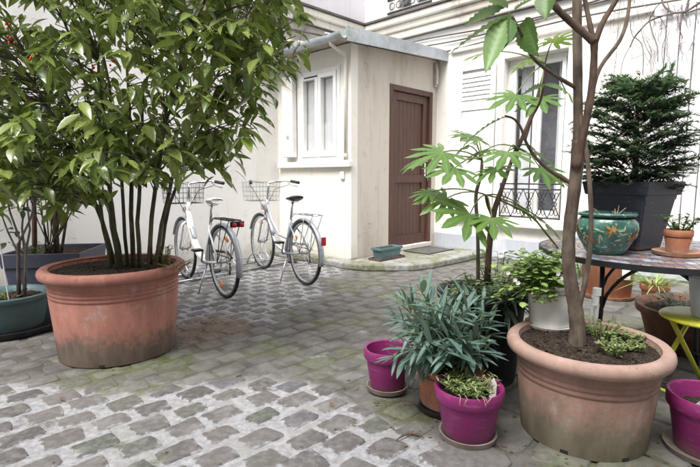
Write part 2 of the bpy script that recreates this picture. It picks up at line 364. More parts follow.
# porch step outline (on the ground, from where its foot shows)
STEP = [C0+U*-.02+V*1.44]+[C0+U*-.22+V*1.44, C0+U*-.22+V*.1, C0+U*-.25+V*-.12]
STEP += [C0+U*-.16+V*-.34, C0+U*.02+V*-.58, C0+U*.25+V*-.78, C0+U*.55+V*-.88, C0+U*1.83+V*-.92, C0+U*1.83+V*-.02, C0+U*-.02+V*-.02]
def inside(p, poly):
    r = False; n = len(poly)
    for i in range(n):
        a, b = poly[i], poly[i-1]
        if (a.y > p.y) != (b.y > p.y) and p.x < (b.x-a.x)*(p.y-a.y)/(b.y-a.y)+a.x: r = not r
    return r
def with_edge(me, vals, tone=None):
    at = me.attributes.new('edge', 'FLOAT', 'POINT'); at.data.foreach_set('value', vals)
    if tone is not None:
        at = me.attributes.new('tone', 'FLOAT', 'POINT'); at.data.foreach_set('value', tone)
    return me
def stone_mesh(lx, ly, h, seed):
    rg = random.Random(seed); m = MB(); a, b = lx/2, ly/2
    q = [(-a+rg.uniform(-.012, .012), -b+rg.uniform(-.01, .01)), (a+rg.uniform(-.012, .012), -b+rg.uniform(-.01, .01)), (a+rg.uniform(-.012, .012), b+rg.uniform(-.01, .01)), (-a+rg.uniform(-.012, .012), b+rg.uniform(-.01, .01))]
    ring = []
    for k in range(4):
        p0, p1 = q[k], q[(k+1) % 4]; cr = rg.uniform(.05, .11)
        for f in ((cr, .3, .5, .7, 1-cr) if k % 2 == 0 else (cr*1.5, .5, 1-cr*1.5)):
            ring.append((p0[0]+(p1[0]-p0[0])*f+rg.uniform(-.0035, .0035), p0[1]+(p1[1]-p0[1])*f+rg.uniform(-.0035, .0035)))
    n = len(ring); tx, ty = rg.uniform(-.012, .012), rg.uniform(-.012, .012)
    lv = [(1, -.02), (.985, h*.25), (.9, h*.8), (.5, h)]
    vs = [(x*f, y*f, z+(x*tx+y*ty if z > 0 else 0)+rg.uniform(-.0007, .0007)) for f, z in lv for x, y in ring]+[(0, 0, h)]
    fs = [(r_*n+k, r_*n+(k+1) % n, (r_+1)*n+(k+1) % n, (r_+1)*n+k) for r_ in range(3) for k in range(n)]+[(3*n+k, 3*n+(k+1) % n, 4*n) for k in range(n)]
    m.add(vs, fs); m.e = [1.0]*(2*n)+[.78]*n+[.3]*n+[0.0]; return m
PU, PV = .208, .150
svar = [stone_mesh(.180*random.uniform(.84, 1.04), .127*random.uniform(.9, 1.05), random.uniform(.004, .008), i) for i in range(14)]
smesh = [with_edge(m.mesh('paving_stone', MAT['stone'], True), m.e) for m in svar]
def visible(p, mx=30):
    d = p-Vector((0, 0, CAMH)); zf = d.y*ct-d.z*st; yu = d.y*st+d.z*ct
    if zf < .3: return None
    X, Y = 350+FPX*d.x/zf, 233.5-FPX*yu/zf
    return (X, Y, zf) if -mx < X < 700+mx and -mx < Y < 467+mx else None
FLAG = lambda p: p.x > .30+.25*(p.y-2) and p.y < 4.2      # larger flags under the right-hand pots
cand = []
for j in range(-70, 70):
    for i in range(-60, 60):
        p = U*((i+.5*(j % 2))*PU+random.uniform(-.014, .014))+V*(j*PV+random.uniform(-.008, .008))
        vq = visible(p)
        if not vq or (p-IN).dot(U) > -.1 and False: continue
        if (p-IN).dot(V) > -.02 or (p-IN).dot(U) > -.02 or inside(p, STEP): continue
        if FLAG(p): continue
        cand.append((vq[2], p))
cand.sort(key=lambda a: a[0])
rest = MB(); rest_e = []; rest_t = []
for i, (d, p) in enumerate(cand):
    cleanp = p.y+max(0, p.x+.25)*.95 < 2.55 or (p.y > 3.4 and p.x-.28*p.y < -1.55)
    if not cleanp: p = p-Vector((0, 0, random.uniform(.0, .0025)))
    k = random.randrange(14); rz = ROTU+random.choice((0, math.pi))+random.uniform(-.05, .05); s = random.uniform(.93, 1.07)
    if i < 300:
        o = link('paving_stone', smesh[k], ground, p, (0, 0, rz)); o.scale = (s, s*random.uniform(.94, 1.08), 1)
    else:
        M = Matrix.Translation(p) @ Matrix.Rotation(rz, 4, 'Z') @ Matrix.Scale(s, 4)
        rest.add([M @ Vector(v) for v in svar[k].v], svar[k].f); rest_e += svar[k].e; rest_t += [random.random()]*len(svar[k].e)
o = link('far_paving_stones', with_edge(rest.mesh('far_paving_stones', MAT['stone'], True), rest_e, rest_t), ground); o['kind'] = 'stuff'
# flags: jittered grid cells shrunk to leave joints
rgf = random.Random(3)
def gridpt(i, j):
    rr = random.Random(i*977+j*131); return U*((i+rr.uniform(-.2, .2))*.36)+V*((j+rr.uniform(-.2, .2))*.27)
for i in range(-10, 30):
    for j in range(-20, 20):
        q = [gridpt(i, j), gridpt(i+1, j), gridpt(i+1, j+1), gridpt(i, j+1)]
        c = sum(q, Vector())/4
        if not FLAG(c) or not visible(c, 60) or (c-IN).dot(U) > -.2 or inside(c, STEP): continue
        poly = []
        for k in range(4):
            a, b = q[k], q[(k+1) % 4]
            for f in (.12, .37, .63, .88): poly.append(((a.lerp(b, f))-c)*rgf.uniform(.88, .93))
        m = MB(); n = len(poly); h = rgf.uniform(.006, .012)
        vs = [(p.x, p.y, -.02) for p in poly]+[(p.x, p.y, h*.5) for p in poly]+[(p.x*.93, p.y*.93, h) for p in poly]+[(0, 0, h+.002)]
        fs = [(r*n+k, r*n+(k+1) % n, (r+1)*n+(k+1) % n, (r+1)*n+k) for r in range(2) for k in range(n)]+[(2*n+k, 2*n+(k+1) % n, 3*n) for k in range(n)]
        m.add(vs, fs); link('flagstone', with_edge(m.mesh('flagstone', MAT['stone'], True), [1.0]*(2*n)+[.8]*n+[0.0]), ground, c)

# ------------------------------------------------------------------ buildings
def wallpt(axis, t, off=0):     # left wing runs along -U, right wing along -V from the inner corner
    return IN-U*t-V*off if axis == 'L' else IN-V*t-U*off
def run(m, axis, t0, t1, z0, z1, off0, off1):
    """box along a wall: from t0 to t1, from off0 (inside) to off1 (proud)"""
    a, b = wallpt(axis, t0, off0), wallpt(axis, t1, off0); c, d = wallpt(axis, t1, off1), wallpt(axis, t0, off1)
    poly = [a, b, c, d] if axis == 'R' else [a, d, c, b]
    return m.prism(poly, z0, z1)
# left wing
lw = thing('building_wing', 'white rendered building wall behind the bicycles with weathered cornice', 'building', IN-U*3)
off = lambda mb, root: mb.__class__.__init__ and None
def local(mb, root):
    Mi = root.matrix_world_inv if hasattr(root, 'matrix_world_inv') else (Matrix.Translation(root.location) @ root.rotation_euler.to_matrix().to_4x4()).inverted()
    mb.v = [tuple(Mi @ Vector(p)) for p in mb.v]; return mb
def wobj(name, mb, mat, root, **k): return obj(name, local(mb, root), mat, root, **k)
wobj('wall', run(MB(), 'L', -.4, 9, 0, 3.02, -.4, 0), MAT['wall_l'], lw)
wobj('weathered_band', run(MB(), 'L', -.4, 9, 3.02, 3.40, -.4, -.01), MAT['band'], lw)
wobj('upper_wall', run(MB(), 'L', -.4, 9, 3.40, 8.0, -.4, -.02), MAT['wall_up'], lw)
cm = MB(); run(cm, 'L', .0, 9, 3.40, 3.50, -.05, .05); run(cm, 'L', .0, 9, 3.50, 3.60, -.05, .11)
wobj('cornice', cm, MAT['cornice'], lw, bevel=.02)
cm = MB(); run(cm, 'L', .0, 9, 3.602, 3.63, -.05, .14); run(cm, 'L', 0, 9, 3.385, 3.398, -.05, .03)
wobj('drip_edge', cm, MAT['darkline'], lw)
wobj('cable', MB().tube([wallpt('L', t, .03)+Vector((0, 0, 3.26+.03*math.sin(t*2.2))) for t in np.linspace(.02, 9, 40)], .014, 6), MAT['darkline'], lw, smooth=True)
wobj('moulding', run(MB(), 'L', .02, 9, 3.05, 3.11, -.05, .035), MAT['cornice'], lw, bevel=.012)
wobj('drainpipe', MB().tube([wallpt('L', 2.25, .05)+Vector((0, 0, z)) for z in (2.5, 3.0, 3.36)], .018, 8), MAT['greybox'], lw, smooth=True)
# right wing
WT0, WT1, WZ0, WZ1 = 2.55, 3.37, .55, 2.68
rw = thing('apartment_building', 'cream white building wall with tall window, louvred shutter and moulded cornice', 'building', IN-V*3)
m = MB()
for a in ((-.4, WT0, 0, 3.40), (WT1, 9, 0, 3.40), (WT0, WT1, 0, WZ0), (WT0, WT1, WZ1, 3.40)): run(m, 'R', *a[:2], *a[2:], -.4, 0)
wobj('wall', m, MAT['wall_r'], rw)
UW0, UW1 = .50, 1.36
m = MB()
for a in ((-.4, UW0, 3.40, 8), (UW1, 9, 3.40, 8), (UW0, UW1, 3.40, 3.66), (UW0, UW1, 5.8, 8)): run(m, 'R', *a, -.4, -.02)
wobj('upper_wall', m, MAT['wall_r'], rw)
wobj('plinth', run(MB(), 'R', IV+.02, 9, 0, .30, -.05, .04), MAT['plinth'], rw, bevel=.02)
cm = MB(); run(cm, 'R', 0, 9, 3.28, 3.40, -.05, .04); run(cm, 'R', 0, 9, 3.402, 3.50, -.05, .08); run(cm, 'R', 0, 9, 3.502, 3.60, -.05, .14)
wobj('cornice', cm, MAT['cornice'], rw, bevel=.02)
cm = MB(); run(cm, 'R', 0, 9, 3.602, 3.63, -.05, .17); run(cm, 'R', 0, 9, 3.265, 3.278, -.05, .06)
wobj('drip_edge', cm, MAT['darkline'], rw)
for zz, ph, nm in ((3.16, 0, 'cable'), (3.10, 1.3, 'cable'), (2.98, 2.2, 'cable')):
    wobj(nm, MB().tube([wallpt('R', t, .03)+Vector((0, 0, zz+.035*math.sin(t*1.7+ph))) for t in np.linspace(.1, 8, 44)], .011, 6), MAT['darkline'], rw, smooth=True)
wobj('ledge', run(MB(), 'R', IV+.25, 9, 2.90, 2.95, -.02, .05), MAT['wall_r'], rw, bevel=.01)
def window(root, axis, t0, t1, z0, z1, off, leaves=2, fw=.06, mat='white', curtain=None, dark='interior'):
    fr = MB(); d0, d1 = off-.05, off
    for a in ((t0, t0+fw, z0, z1), (t1-fw, t1, z0, z1), (t0+fw, t1-fw, z1-fw, z1), (t0+fw, t1-fw, z0, z0+fw)): run(fr, axis, *a, d0, d1)
    w_ = wobj('window', fr, MAT[mat], root, bevel=.004)
    n = leaves; iw = (t1-t0-2*fw)/n
    for k in range(n):
        a, b = t0+fw+k*iw+.003, t0+fw+(k+1)*iw-.003; s = .05; sm = MB()
        for q in ((a, a+s, z0+fw, z1-fw), (b-s, b, z0+fw, z1-fw), (a+s, b-s, z1-fw-s, z1-fw), (a+s, b-s, z0+fw, z0+fw+s*1.6)): run(sm, axis, *q, d0+.008, d1+.012)
        obj('sash', local(sm, root), MAT[mat], w_, bevel=.004)
        obj('pane', local(run(MB(), axis, a+s-.004, b-s+.004, z0+fw+s*1.6-.004, z1-fw-s+.004, d0+.02, d0+.026), root), MAT['glass'], w_)
        if curtain is not None:
            cv = MB(); N = 40; zt = curtain; vs = []
            for i in range(N+1):
                t = a+(b-a)*i/N; o_ = d0-.03+.012*math.sin(i*1.9+k)
                pb, pt = wallpt(axis, t, o_), wallpt(axis, t, o_+.003*math.sin(i)); vs += [(pb.x, pb.y, z0+.04), (pt.x, pt.y, zt)]
            cv.add(vs, [(2*i, 2*i+2, 2*i+3, 2*i+1) for i in range(N)])
            obj('curtain', local(cv, root), MAT['curtain'], w_, smooth=True)
    obj('backing', local(run(MB(), axis, t0-.1, t1+.1, z0-.1, z1+.1, d0-.5, d0-.3), root), MAT[dark], w_)
    return w_
wd = window(rw, 'R', WT0, WT1, WZ0, WZ1, -.10)
for k in range(2):   # light drapes inside
    cv = MB(); vs = []; t0 = WT0+.12+k*.50; N = 24
    for i in range(N+1):
        p = wallpt('R', t0+.16*i/N, -.24+.02*math.sin(i*1.4)); vs += [(p.x, p.y, WZ0+.06), (p.x, p.y, WZ1-.05)]
    cv.add(vs, [(2*i, 2*i+2, 2*i+3, 2*i+1) for i in range(N)]); obj('curtain', local(cv, rw), MAT['curtain'], wd, smooth=True)
ms = MB(); run(ms, 'R', WT0-.10, WT0-.002, WZ0, WZ1+.14, -.02, .05); run(ms, 'R', WT1+.002, WT1+.10, WZ0, WZ1+.14, -.02, .05); run(ms, 'R', WT0, WT1, WZ1+.002, WZ1+.14, -.02, .05)
wobj('window_surround', ms, MAT['wall_r'], rw, bevel=.012)
wobj('window_sill', run(MB(), 'R', WT0-.14, WT1+.14, WZ0-.09, WZ0-.002, -.05, .11), MAT['wall_r'], rw, bevel=.015)
# window guard of scrolled iron
gm = MB(); gz0, gz1 = .60, 1.04
def rp(t, z, o_=.035): return wallpt('R', t, o_)+Vector((0, 0, z))
for z in (gz0, gz1, gz1-.07): gm.tube([rp(WT0-.01, z), rp(WT1+.01, z)], .010, 6)
for t in (WT0+.0, WT1-.0): gm.tube([rp(t, gz0), rp(t, gz1)], .010, 6)
nS = 5; wS = (WT1-WT0)/nS
for k in range(nS):
    a = WT0+k*wS; zc = (gz0+gz1-.07)/2; hh = (gz1-.07-gz0)/2
    gm.tube([rp(a+wS*f, gz0+(2*hh)*f+.0) for f in np.linspace(0, 1, 8)], .006, 5); gm.tube([rp(a+wS*(1-f), gz0+2*hh*f) for f in np.linspace(0, 1, 8)], .006, 5)
    for sx in (-1, 1):
        gm.tube([rp(a+wS/2+sx*(.028+.024*math.cos(q)), zc+.10+.045*math.sin(q)) for q in np.linspace(0, 5, 14)], .005, 5)
        gm.tube([rp(a+wS/2+sx*(.028+.024*math.cos(q)), zc-.10-.045*math.sin(q)) for q in np.linspace(0, 5, 14)], .005, 5)
    gm.tube([rp(a+wS/2+.03*math.cos(q), zc+.03*math.sin(q)) for q in np.linspace(0, 2*math.pi, 14)], .005, 5)
wobj('window_guard', gm, MAT['iron'], rw, smooth=True)
# louvred shutter folded back on the wall
SH0, SH1, SZ0, SZ1 = 1.86, 2.44, .50, 2.70
ms = MB()
for a in ((SH0, SH0+.07, SZ0, SZ1), (SH1-.07, SH1, SZ0, SZ1), (SH0+.07, SH1-.07, SZ1-.09, SZ1), (SH0+.07, SH1-.07, SZ0, SZ0+.12), (SH0+.07, SH1-.07, 2.06, 2.15)): run(ms, 'R', *a, .03, .07)
sh = wobj('shutter', ms, MAT['shutter'], rw, bevel=.004)
for k in range(34):
    z = SZ0+.15+k*.061
    if z < 2.17 or z > SZ1-.10: continue
    a, b = wallpt('R', SH0+.065, .05), wallpt('R', SH1-.065, .05); n_ = -U
    q = MB(); e1 = n_*.009+Vector((0, 0, -.031)); e2 = n_*-.007+Vector((0, 0, .031)); t_ = n_*.004
    P = [a+e1, b+e1, b+e2, a+e2]; P = [p+Vector((0, 0, z)) for p in P]; q.add([p-t_ for p in P]+[p+t_ for p in P], [(0, 1, 2, 3), (7, 6, 5, 4), (0, 4, 5, 1), (1, 5, 6, 2), (2, 6, 7, 3), (3, 7, 4, 0)])
    obj('slat', local(q, rw), MAT['shutter'], sh)
obj('panel', local(run(MB(), 'R', SH0+.075, SH1-.075, SZ0+.125, 2.055, .034, .058), rw), MAT['shutter'], sh, bevel=.004)
obj('gap_lightening_board', local(run(MB(), 'R', SH0+.06, SH1-.06, SZ0+.05, SZ1-.05, .012, .030), rw), MAT['shutter'], sh)  # white board added behind the slats to lighten their shaded gaps
q = MB(); run(q, 'R', SH0-.02, SH0+.03, 1.78, 1.81, 0, .09); wobj('shutter_catch', q, MAT['greybox'], rw)
# upper window and its rail
window(rw, 'R', UW0, UW1, 3.66, 5.8, -.12, mat='white')
q = MB()
for z in (3.70, 3.90, 4.60): run(q, 'R', UW0+.01, UW1-.01, z, z+.03, .01, .04)
for k in range(8): t = UW0+.05+k*(UW1-UW0-.1)/7; run(q, 'R', t-.008, t+.008, 3.932, 4.60, .015, .03)
for k in range(6):
    t = UW0+.1+k*(UW1-UW0-.2)/5
    q.tube([rp(t+.05*math.cos(a_), 3.815+.05*math.sin(a_), .025) for a_ in np.linspace(0, 6.2, 14)], .007, 5)
wobj('window_guard', q, MAT['iron'], rw)
# unseen house added behind the viewpoint to shade the foreground
nb = thing('added_shade_house', 'plain rendered house closing the near side of the courtyard', 'building', (0, -2.6, 0))
m = MB(); xs = [-10, -6.6, -5.6, -3.1, -2.1, .4, 1.4, 3.9, 4.9, 10]; HB = 7.2
for i in range(9):
    if i % 2 == 0: m.box(((xs[i]+xs[i+1])/2, -2, HB/2), (xs[i+1]-xs[i], 4, HB))
    else:
        for z0, z1 in ((0, .9), (2.6, 3.9), (5.6, HB)): m.box(((xs[i]+xs[i+1])/2, -2.003, (z0+z1)/2), (xs[i+1]-xs[i]-.004, 3.99, z1-z0))
obj('wall', m, MAT['wall_d'], nb)
for i in (1, 3, 5, 7):
    for z0, z1 in ((.9, 2.6), (3.9, 5.6)):
        m = MB(); a, b = xs[i]+.004, xs[i+1]-.004
        for q in ((a, a+.07, z0+.004, z1-.004), (b-.07, b, z0+.004, z1-.004), (a+.07, b-.07, z1-.07, z1-.004), (a+.07, b-.07, z0+.004, z0+.08), ((a+b)/2-.04, (a+b)/2+.04, z0+.08, z1-.07)): m.box(((q[0]+q[1])/2, -.15, (q[2]+q[3])/2), (q[1]-q[0], .06, q[3]-q[2]))
        w_ = obj('window', m, MAT['white'], nb); obj('pane', MB().box(((a+b)/2, -.16, (z0+z1)/2), (b-a-.1, .006, z1-z0-.1)), MAT['glass'], w_)
obj('cornice', MB().box((0, -1.9, HB+.12), (20.3, 4.4, .235)), MAT['cornice'], nb, bevel=.03)
# white board screen further along that wall
bs = thing('board_screen', 'white vertical board screen against the wall behind the conifer', 'screen', wallpt('R', 4.3, .05))
for k in range(14):
    a = 4.26+k*.126; z1 = 2.9+.012*math.sin(k*2.1)
    wobj('board', run(MB(), 'R', a, a+.116, .32, z1, .052, .074+.004*(k % 3)), MAT['boards'], bs, bevel=.003)
for z in (.30, 2.5): wobj('batten', run(MB(), 'R', 4.24, 6.05, z, z+.1, .012, .050), MAT['boards'], bs)

# ------------------------------------------------------------------ porch in the corner
pr = thing('porch', 'small lean-to porch with zinc roof, white window and brown door', 'porch', C0, ROTU)
PL = lambda du, dv, z: Vector((du, dv, z))          # porch local: x along U, y along V
H0, H1 = 2.66, 2.845
def pbox(name, u0, u1, v0, v1, z0, z1, mat, parent=pr, bevel=0): return obj(name, MB().box(((u0+u1)/2, (v0+v1)/2, (z0+z1)/2), (u1-u0, v1-v0, z1-z0)), MAT[mat], parent, bevel=bevel)
wv0, wv1, wz0, wz1 = .18, .98, 1.34, 2.52
m = MB(); HW = 2.752
for a in ((0, wv0, 0, HW), (wv1, IV, 0, HW), (wv0, wv1, 0, wz0), (wv0, wv1, wz1, HW)): m.box((.06, (a[0]+a[1])/2, (a[2]+a[3])/2), (.12, a[1]-a[0], a[3]-a[2]))
obj('window_wall', m, MAT['wall_w'], pr)
d1, d2, dz = .746, 1.742, .086+2.287
m = MB()
m.add([(.121, 0, 0), (d1, 0, 0), (d1, 0, dz), (d2, 0, dz), (d2, 0, 0), (IU, 0, 0), (IU, 0, H1), (.121, 0, HW+.003)]+[(.121, .12, 0), (d1, .12, 0), (d1, .12, dz), (d2, .12, dz), (d2, .12, 0), (IU, .12, 0), (IU, .12, H1), (.121, .12, HW+.003)],
      [(0, 1, 2, 7), (2, 3, 6, 7), (3, 4, 5, 6), (15, 10, 9, 8), (15, 14, 11, 10), (14, 13, 12, 11), (1, 9, 10, 2), (2, 10, 11, 3), (3, 11, 12, 4), (0, 7, 15, 8), (7, 6, 14, 15)])
obj('door_wall', m, MAT['wall_d'], pr)
pbox('corner_strip', -.004, .122, -.005, .05, .086, 2.75, 'wall_w', bevel=.004)
# roof: slopes up towards the taller building
def slope(u): return H0+.11+(u+.24)*(3.0-H0-.11-.13)/(IU+.24)
m = MB(); u0, u1, v0, v1 = -.24, IU-.002, -.16, IV-.002
m.add([(u0, v0, slope(u0)), (u1, v0, slope(u1)), (u1, v1, slope(u1)), (u0, v1, slope(u0)), (u0, v0, slope(u0)+.06), (u1, v0, slope(u1)+.06), (u1, v1, slope(u1)+.06), (u0, v1, slope(u0)+.06)], [(0, 3, 2, 1), (4, 5, 6, 7), (0, 1, 5, 4), (1, 2, 6, 5), (2, 3, 7, 6), (3, 0, 4, 7)])
roof = obj('roof', m, MAT['zinc'], pr)
for k in range(3):
    v = .18+k*.5; q = MB().tube([(u0-.02, v, slope(u0)+.065), (u1, v, slope(u1)+.065)], .02, 6); obj('seam', q, MAT['zinc'], roof, smooth=True)
m = MB(); m.add([(u0-.01, v0-.025, slope(u0)-.08), (u1, v0-.025, slope(u1)-.06), (u1, v0-.025, slope(u1)+.085), (u0-.01, v0-.025, slope(u0)+.085)]+[(u0-.01, v0-.003, slope(u0)-.08), (u1, v0-.003, slope(u1)-.06), (u1, v0-.003, slope(u1)+.085), (u0-.01, v0-.003, slope(u0)+.085)], [(0, 1, 2, 3), (7, 6, 5, 4), (0, 4, 5, 1), (3, 2, 6, 7), (0, 3, 7, 4), (1, 5, 6, 2)])
obj('fascia', m, MAT['zinc'], pr)
# soffit under the eaves
m = MB(); m.add([(u0+.01, v0+.0, slope(u0)-.02), (u1, v0+.0, slope(u1)-.02), (u1, -.002, slope(u1)-.02), (u0+.01, -.002, slope(u0)-.02), (u0+.01, v1, slope(u0)-.02), (-.002, v1, slope(0)-.02), (-.002, -.002, slope(0)-.02)], [(0, 3, 2, 1), (3, 4, 5, 6)]); obj('soffit', m, MAT['soffit'], pr)
# half-round gutter
m = MB(); N = 10; prof = [(u0-.06+.062*math.cos(q), slope(u0)-.0+.062*math.sin(q)) for q in np.linspace(math.pi, 2*math.pi, N)]; prof2 = [(u0-.06+.057*math.cos(q), slope(u0)-.0+.057*math.sin(q)) for q in np.linspace(2*math.pi, math.pi, N)]
pf = prof+prof2; n = len(pf)
m.add([(a, v0-.02, b) for a, b in pf]+[(a, v1, b) for a, b in pf], [(i, (i+1) % n, n+(i+1) % n, n+i) for i in range(n)]+[tuple(range(n))]); obj('gutter', m, MAT['zinc'], pr, smooth=False)
m = MB().tube([(u0-.06, .05, slope(u0)-.05), (u0-.05, .05, slope(u0)-.09), (-.045, .055, slope(u0)-.16), (-.04, .055, slope(u0)-.24), (-.04, .055, 1.42)], .019, 10); obj('downpipe', m, MAT['wall_w'], pr, smooth=True)
m = MB().tube([(-.04, .055, 1.42), (-.04, .055, 1.345)], .026, 10); obj('downpipe_collar', m, MAT['greybox'], pr, smooth=True)
# porch window (drawn on the U=0 wall)
fr = MB(); fw = .055
def pb(mb, v0_, v1_, z0_, z1_, x0, x1): return mb.box(((x0+x1)/2, (v0_+v1_)/2, (z0_+z1_)/2), (x1-x0, v1_-v0_, z1_-z0_))
for a in ((wv0, wv0+fw, wz0, wz1), (wv1-fw, wv1, wz0, wz1), (wv0+fw, wv1-fw, wz1-fw, wz1), (wv0+fw, wv1-fw, wz0, wz0+fw)): pb(fr, *a, -.015, .06)
win = obj('window', fr, MAT['white'], pr, bevel=.005)
iw = (wv1-wv0-2*fw)/2
for k in range(2):
    a, b = wv0+fw+k*iw+.003, wv0+fw+(k+1)*iw-.003; s = .055; sm = MB()
    for q in ((a, a+s, wz0+fw, wz1-fw), (b-s, b, wz0+fw, wz1-fw), (a+s, b-s, wz1-fw-s*1.1, wz1-fw), (a+s, b-s, wz0+fw, wz0+fw+s*1.5)): pb(sm, *q, -.03, .04)
    obj('sash', sm, MAT['white'], win, bevel=.006)
    obj('pane', pb(MB(), a+s-.004, b-s+.004, wz0+fw+.06, wz1-fw-.05, .02, .026), MAT['glass'], win)
    cv = MB(); N = 40; vs = []
    for i in range(N+1):
        v = a+(b-a)*i/N; x_ = .075+.012*math.sin(i*1.7+k*2); vs += [(x_, v, wz0+.05), (x_, v, wz1-.12)]
    cv.add(vs, [(2*i, 2*i+1, 2*i+3, 2*i+2) for i in range(N)]); obj('curtain', cv, MAT['curtain'], win, smooth=True)
    cv = MB(); vs = []
    for i in range(N+1):
        v = a+(b-a)*i/N; x_ = .055+.008*math.sin(i*2.3+k); vs += [(x_, v, wz0+.05), (x_, v, 1.84)]
    cv.add(vs, [(2*i, 2*i+1, 2*i+3, 2*i+2) for i in range(N)]); obj('cafe_curtain', cv, MAT['curtain'], win, smooth=True)
obj('vent_slot', pb(MB(), wv1-fw-.34, wv1-fw-.08, wz1-fw-.038, wz1-fw-.02, -.034, -.03), MAT['black'], win)
pbox('window_sill', -.07, 0, wv0-.22, IV-.05, 1.255, 1.335, 'wall_w', bevel=.008)
# folded shutter at the far side of the window
s2 = pbox('shutter', -.10, -.02, 1.02, 1.25, 1.40, 2.50, 'white', bevel=.01); pbox('shutter_catch', -.112, -.101, 1.10, 1.14, 1.66, 1.70, 'greybox', s2)
pbox('pipe_cover', -.03, -.002, .10, .17, 1.10, 1.20, 'wall_w', bevel=.01)
# door
df = MB(); jw = .075; zb = .09
for a in ((d1+.002, d1+jw, zb, dz-.002), (d2-jw, d2-.002, zb, dz-.002), (d1+jw, d2-jw, dz-jw, dz-.002)): df.box(((a[0]+a[1])/2, .035, (a[2]+a[3])/2), (a[1]-a[0], .09, a[3]-a[2]))
obj('door_frame', df, MAT['door'], pr, bevel=.006)
D1, D2, DZ0, DZ1 = d1+jw+.004, d2-jw-.004, .16, dz-jw-.004
dl = MB(); st_ = .11
for a in ((D1, D1+st_, DZ0, DZ1), (D2-st_, D2, DZ0, DZ1), (D1+st_, D2-st_, DZ1-st_, DZ1), (D1+st_, D2-st_, DZ0, DZ0+.13), (D1+st_, D2-st_, 1.05, 1.16)): dl.box(((a[0]+a[1])/2, .05, (a[2]+a[3])/2), (a[1]-a[0], .045, a[3]-a[2]))
door = obj('door', dl, MAT['door'], pr, bevel=.004)
for z0, z1 in ((DZ0+.13, 1.05), (1.16, DZ1-st_)):
    q = MB(); N = 7; a0 = D1+st_; ww = (D2-st_-a0)/N
    for k in range(N): obj('panel', MB().box((a0+ww*(k+.5), .062, (z0+z1)/2), (ww-.003, .016, z1-z0)), MAT['door'], door, bevel=.003)
q = MB(); q.box((D2-.055, .022, 1.24), (.045, .012, .20)); q.tube([(D2-.055, .018, 1.27), (D2-.055, -.035, 1.27), (D2-.165, -.04, 1.268)], .009, 8); q.tube([(D2-.055, .02, 1.19), (D2-.055, .004, 1.19)], .014, 10)
obj('handle', q, MAT['chrome'], door, smooth=False)
q = MB().tube([(D2-.055, .0, 1.19), (D2-.055, -.03, 1.18), (D2-.05, -.034, 1.13), (D2-.06, -.034, 1.08)], .006, 6); obj('key', q, MAT['steel'], door)
pbox('threshold', d1+.002, d2-.002, -.035, .08, .087, .15, 'wall_w', bevel=.008)
mb_ = MB(); mb_.box((1.79, -.02, 2.62), (.07, .04, .34)); q = obj('meter_box', mb_, MAT['greybox'], pr, bevel=.006); obj('box_cover', MB().box((1.79, -.045, 2.60), (.05, .012, .22)), MAT['wall_d'], q, bevel=.003)
# step
sp = [Vector((p.x, p.y, 0)) for p in STEP]
stp = MB(); stp.prism([(p.x, p.y) for p in reversed(sp)], 0, .085)
t = NT('mossy_cement'); p_ = t.pos(); a_ = t.noise(p_, 3, 6, .65); b_ = t.noise(p_, 18, 5)
t.bump(t.math('ADD', b_, t.noise(p_, 90, 3)), .4, .006)
zz_ = t.xyz(t.n('ShaderNodeNewGeometry').outputs['Normal'])[2]
cc = t.mix(t.ramp(b_, .3, .7), (.22, .22, .22), (.33, .33, .32))
cc = t.mix(t.ramp(a_, .40, .60), cc, t.mix(t.ramp(b_, .35, .65), (.12, .133, .072), (.20, .205, .135)))
MAT['step'] = t.fin(cc, .85, .25)
s_ = obj('doorstep', stp, MAT['step'], None, bevel=.02); tag(s_, 'low mossy cement step in front of the brown porch door', 'step')
mt = MB(); mt.box((0, 0, .006), (.62, .40, .012)); dm = thing('door_mat', 'dark grey fibre mat on the step before the brown door', 'door mat', C0+U*1.30+V*-.30+Vector((0, 0, .086)), ROTU)
obj('pile', mt, MAT['mat'], dm, bevel=.003); q = MB()
for a in ((0, -.205, .64, .012), (0, .205, .64, .012), (-.315, 0, .012, .398), (.315, 0, .012, .398)): q.box((a[0], a[1], .005), (a[2], a[3], .010))
obj('rim', q, MAT['rubber'], dm)
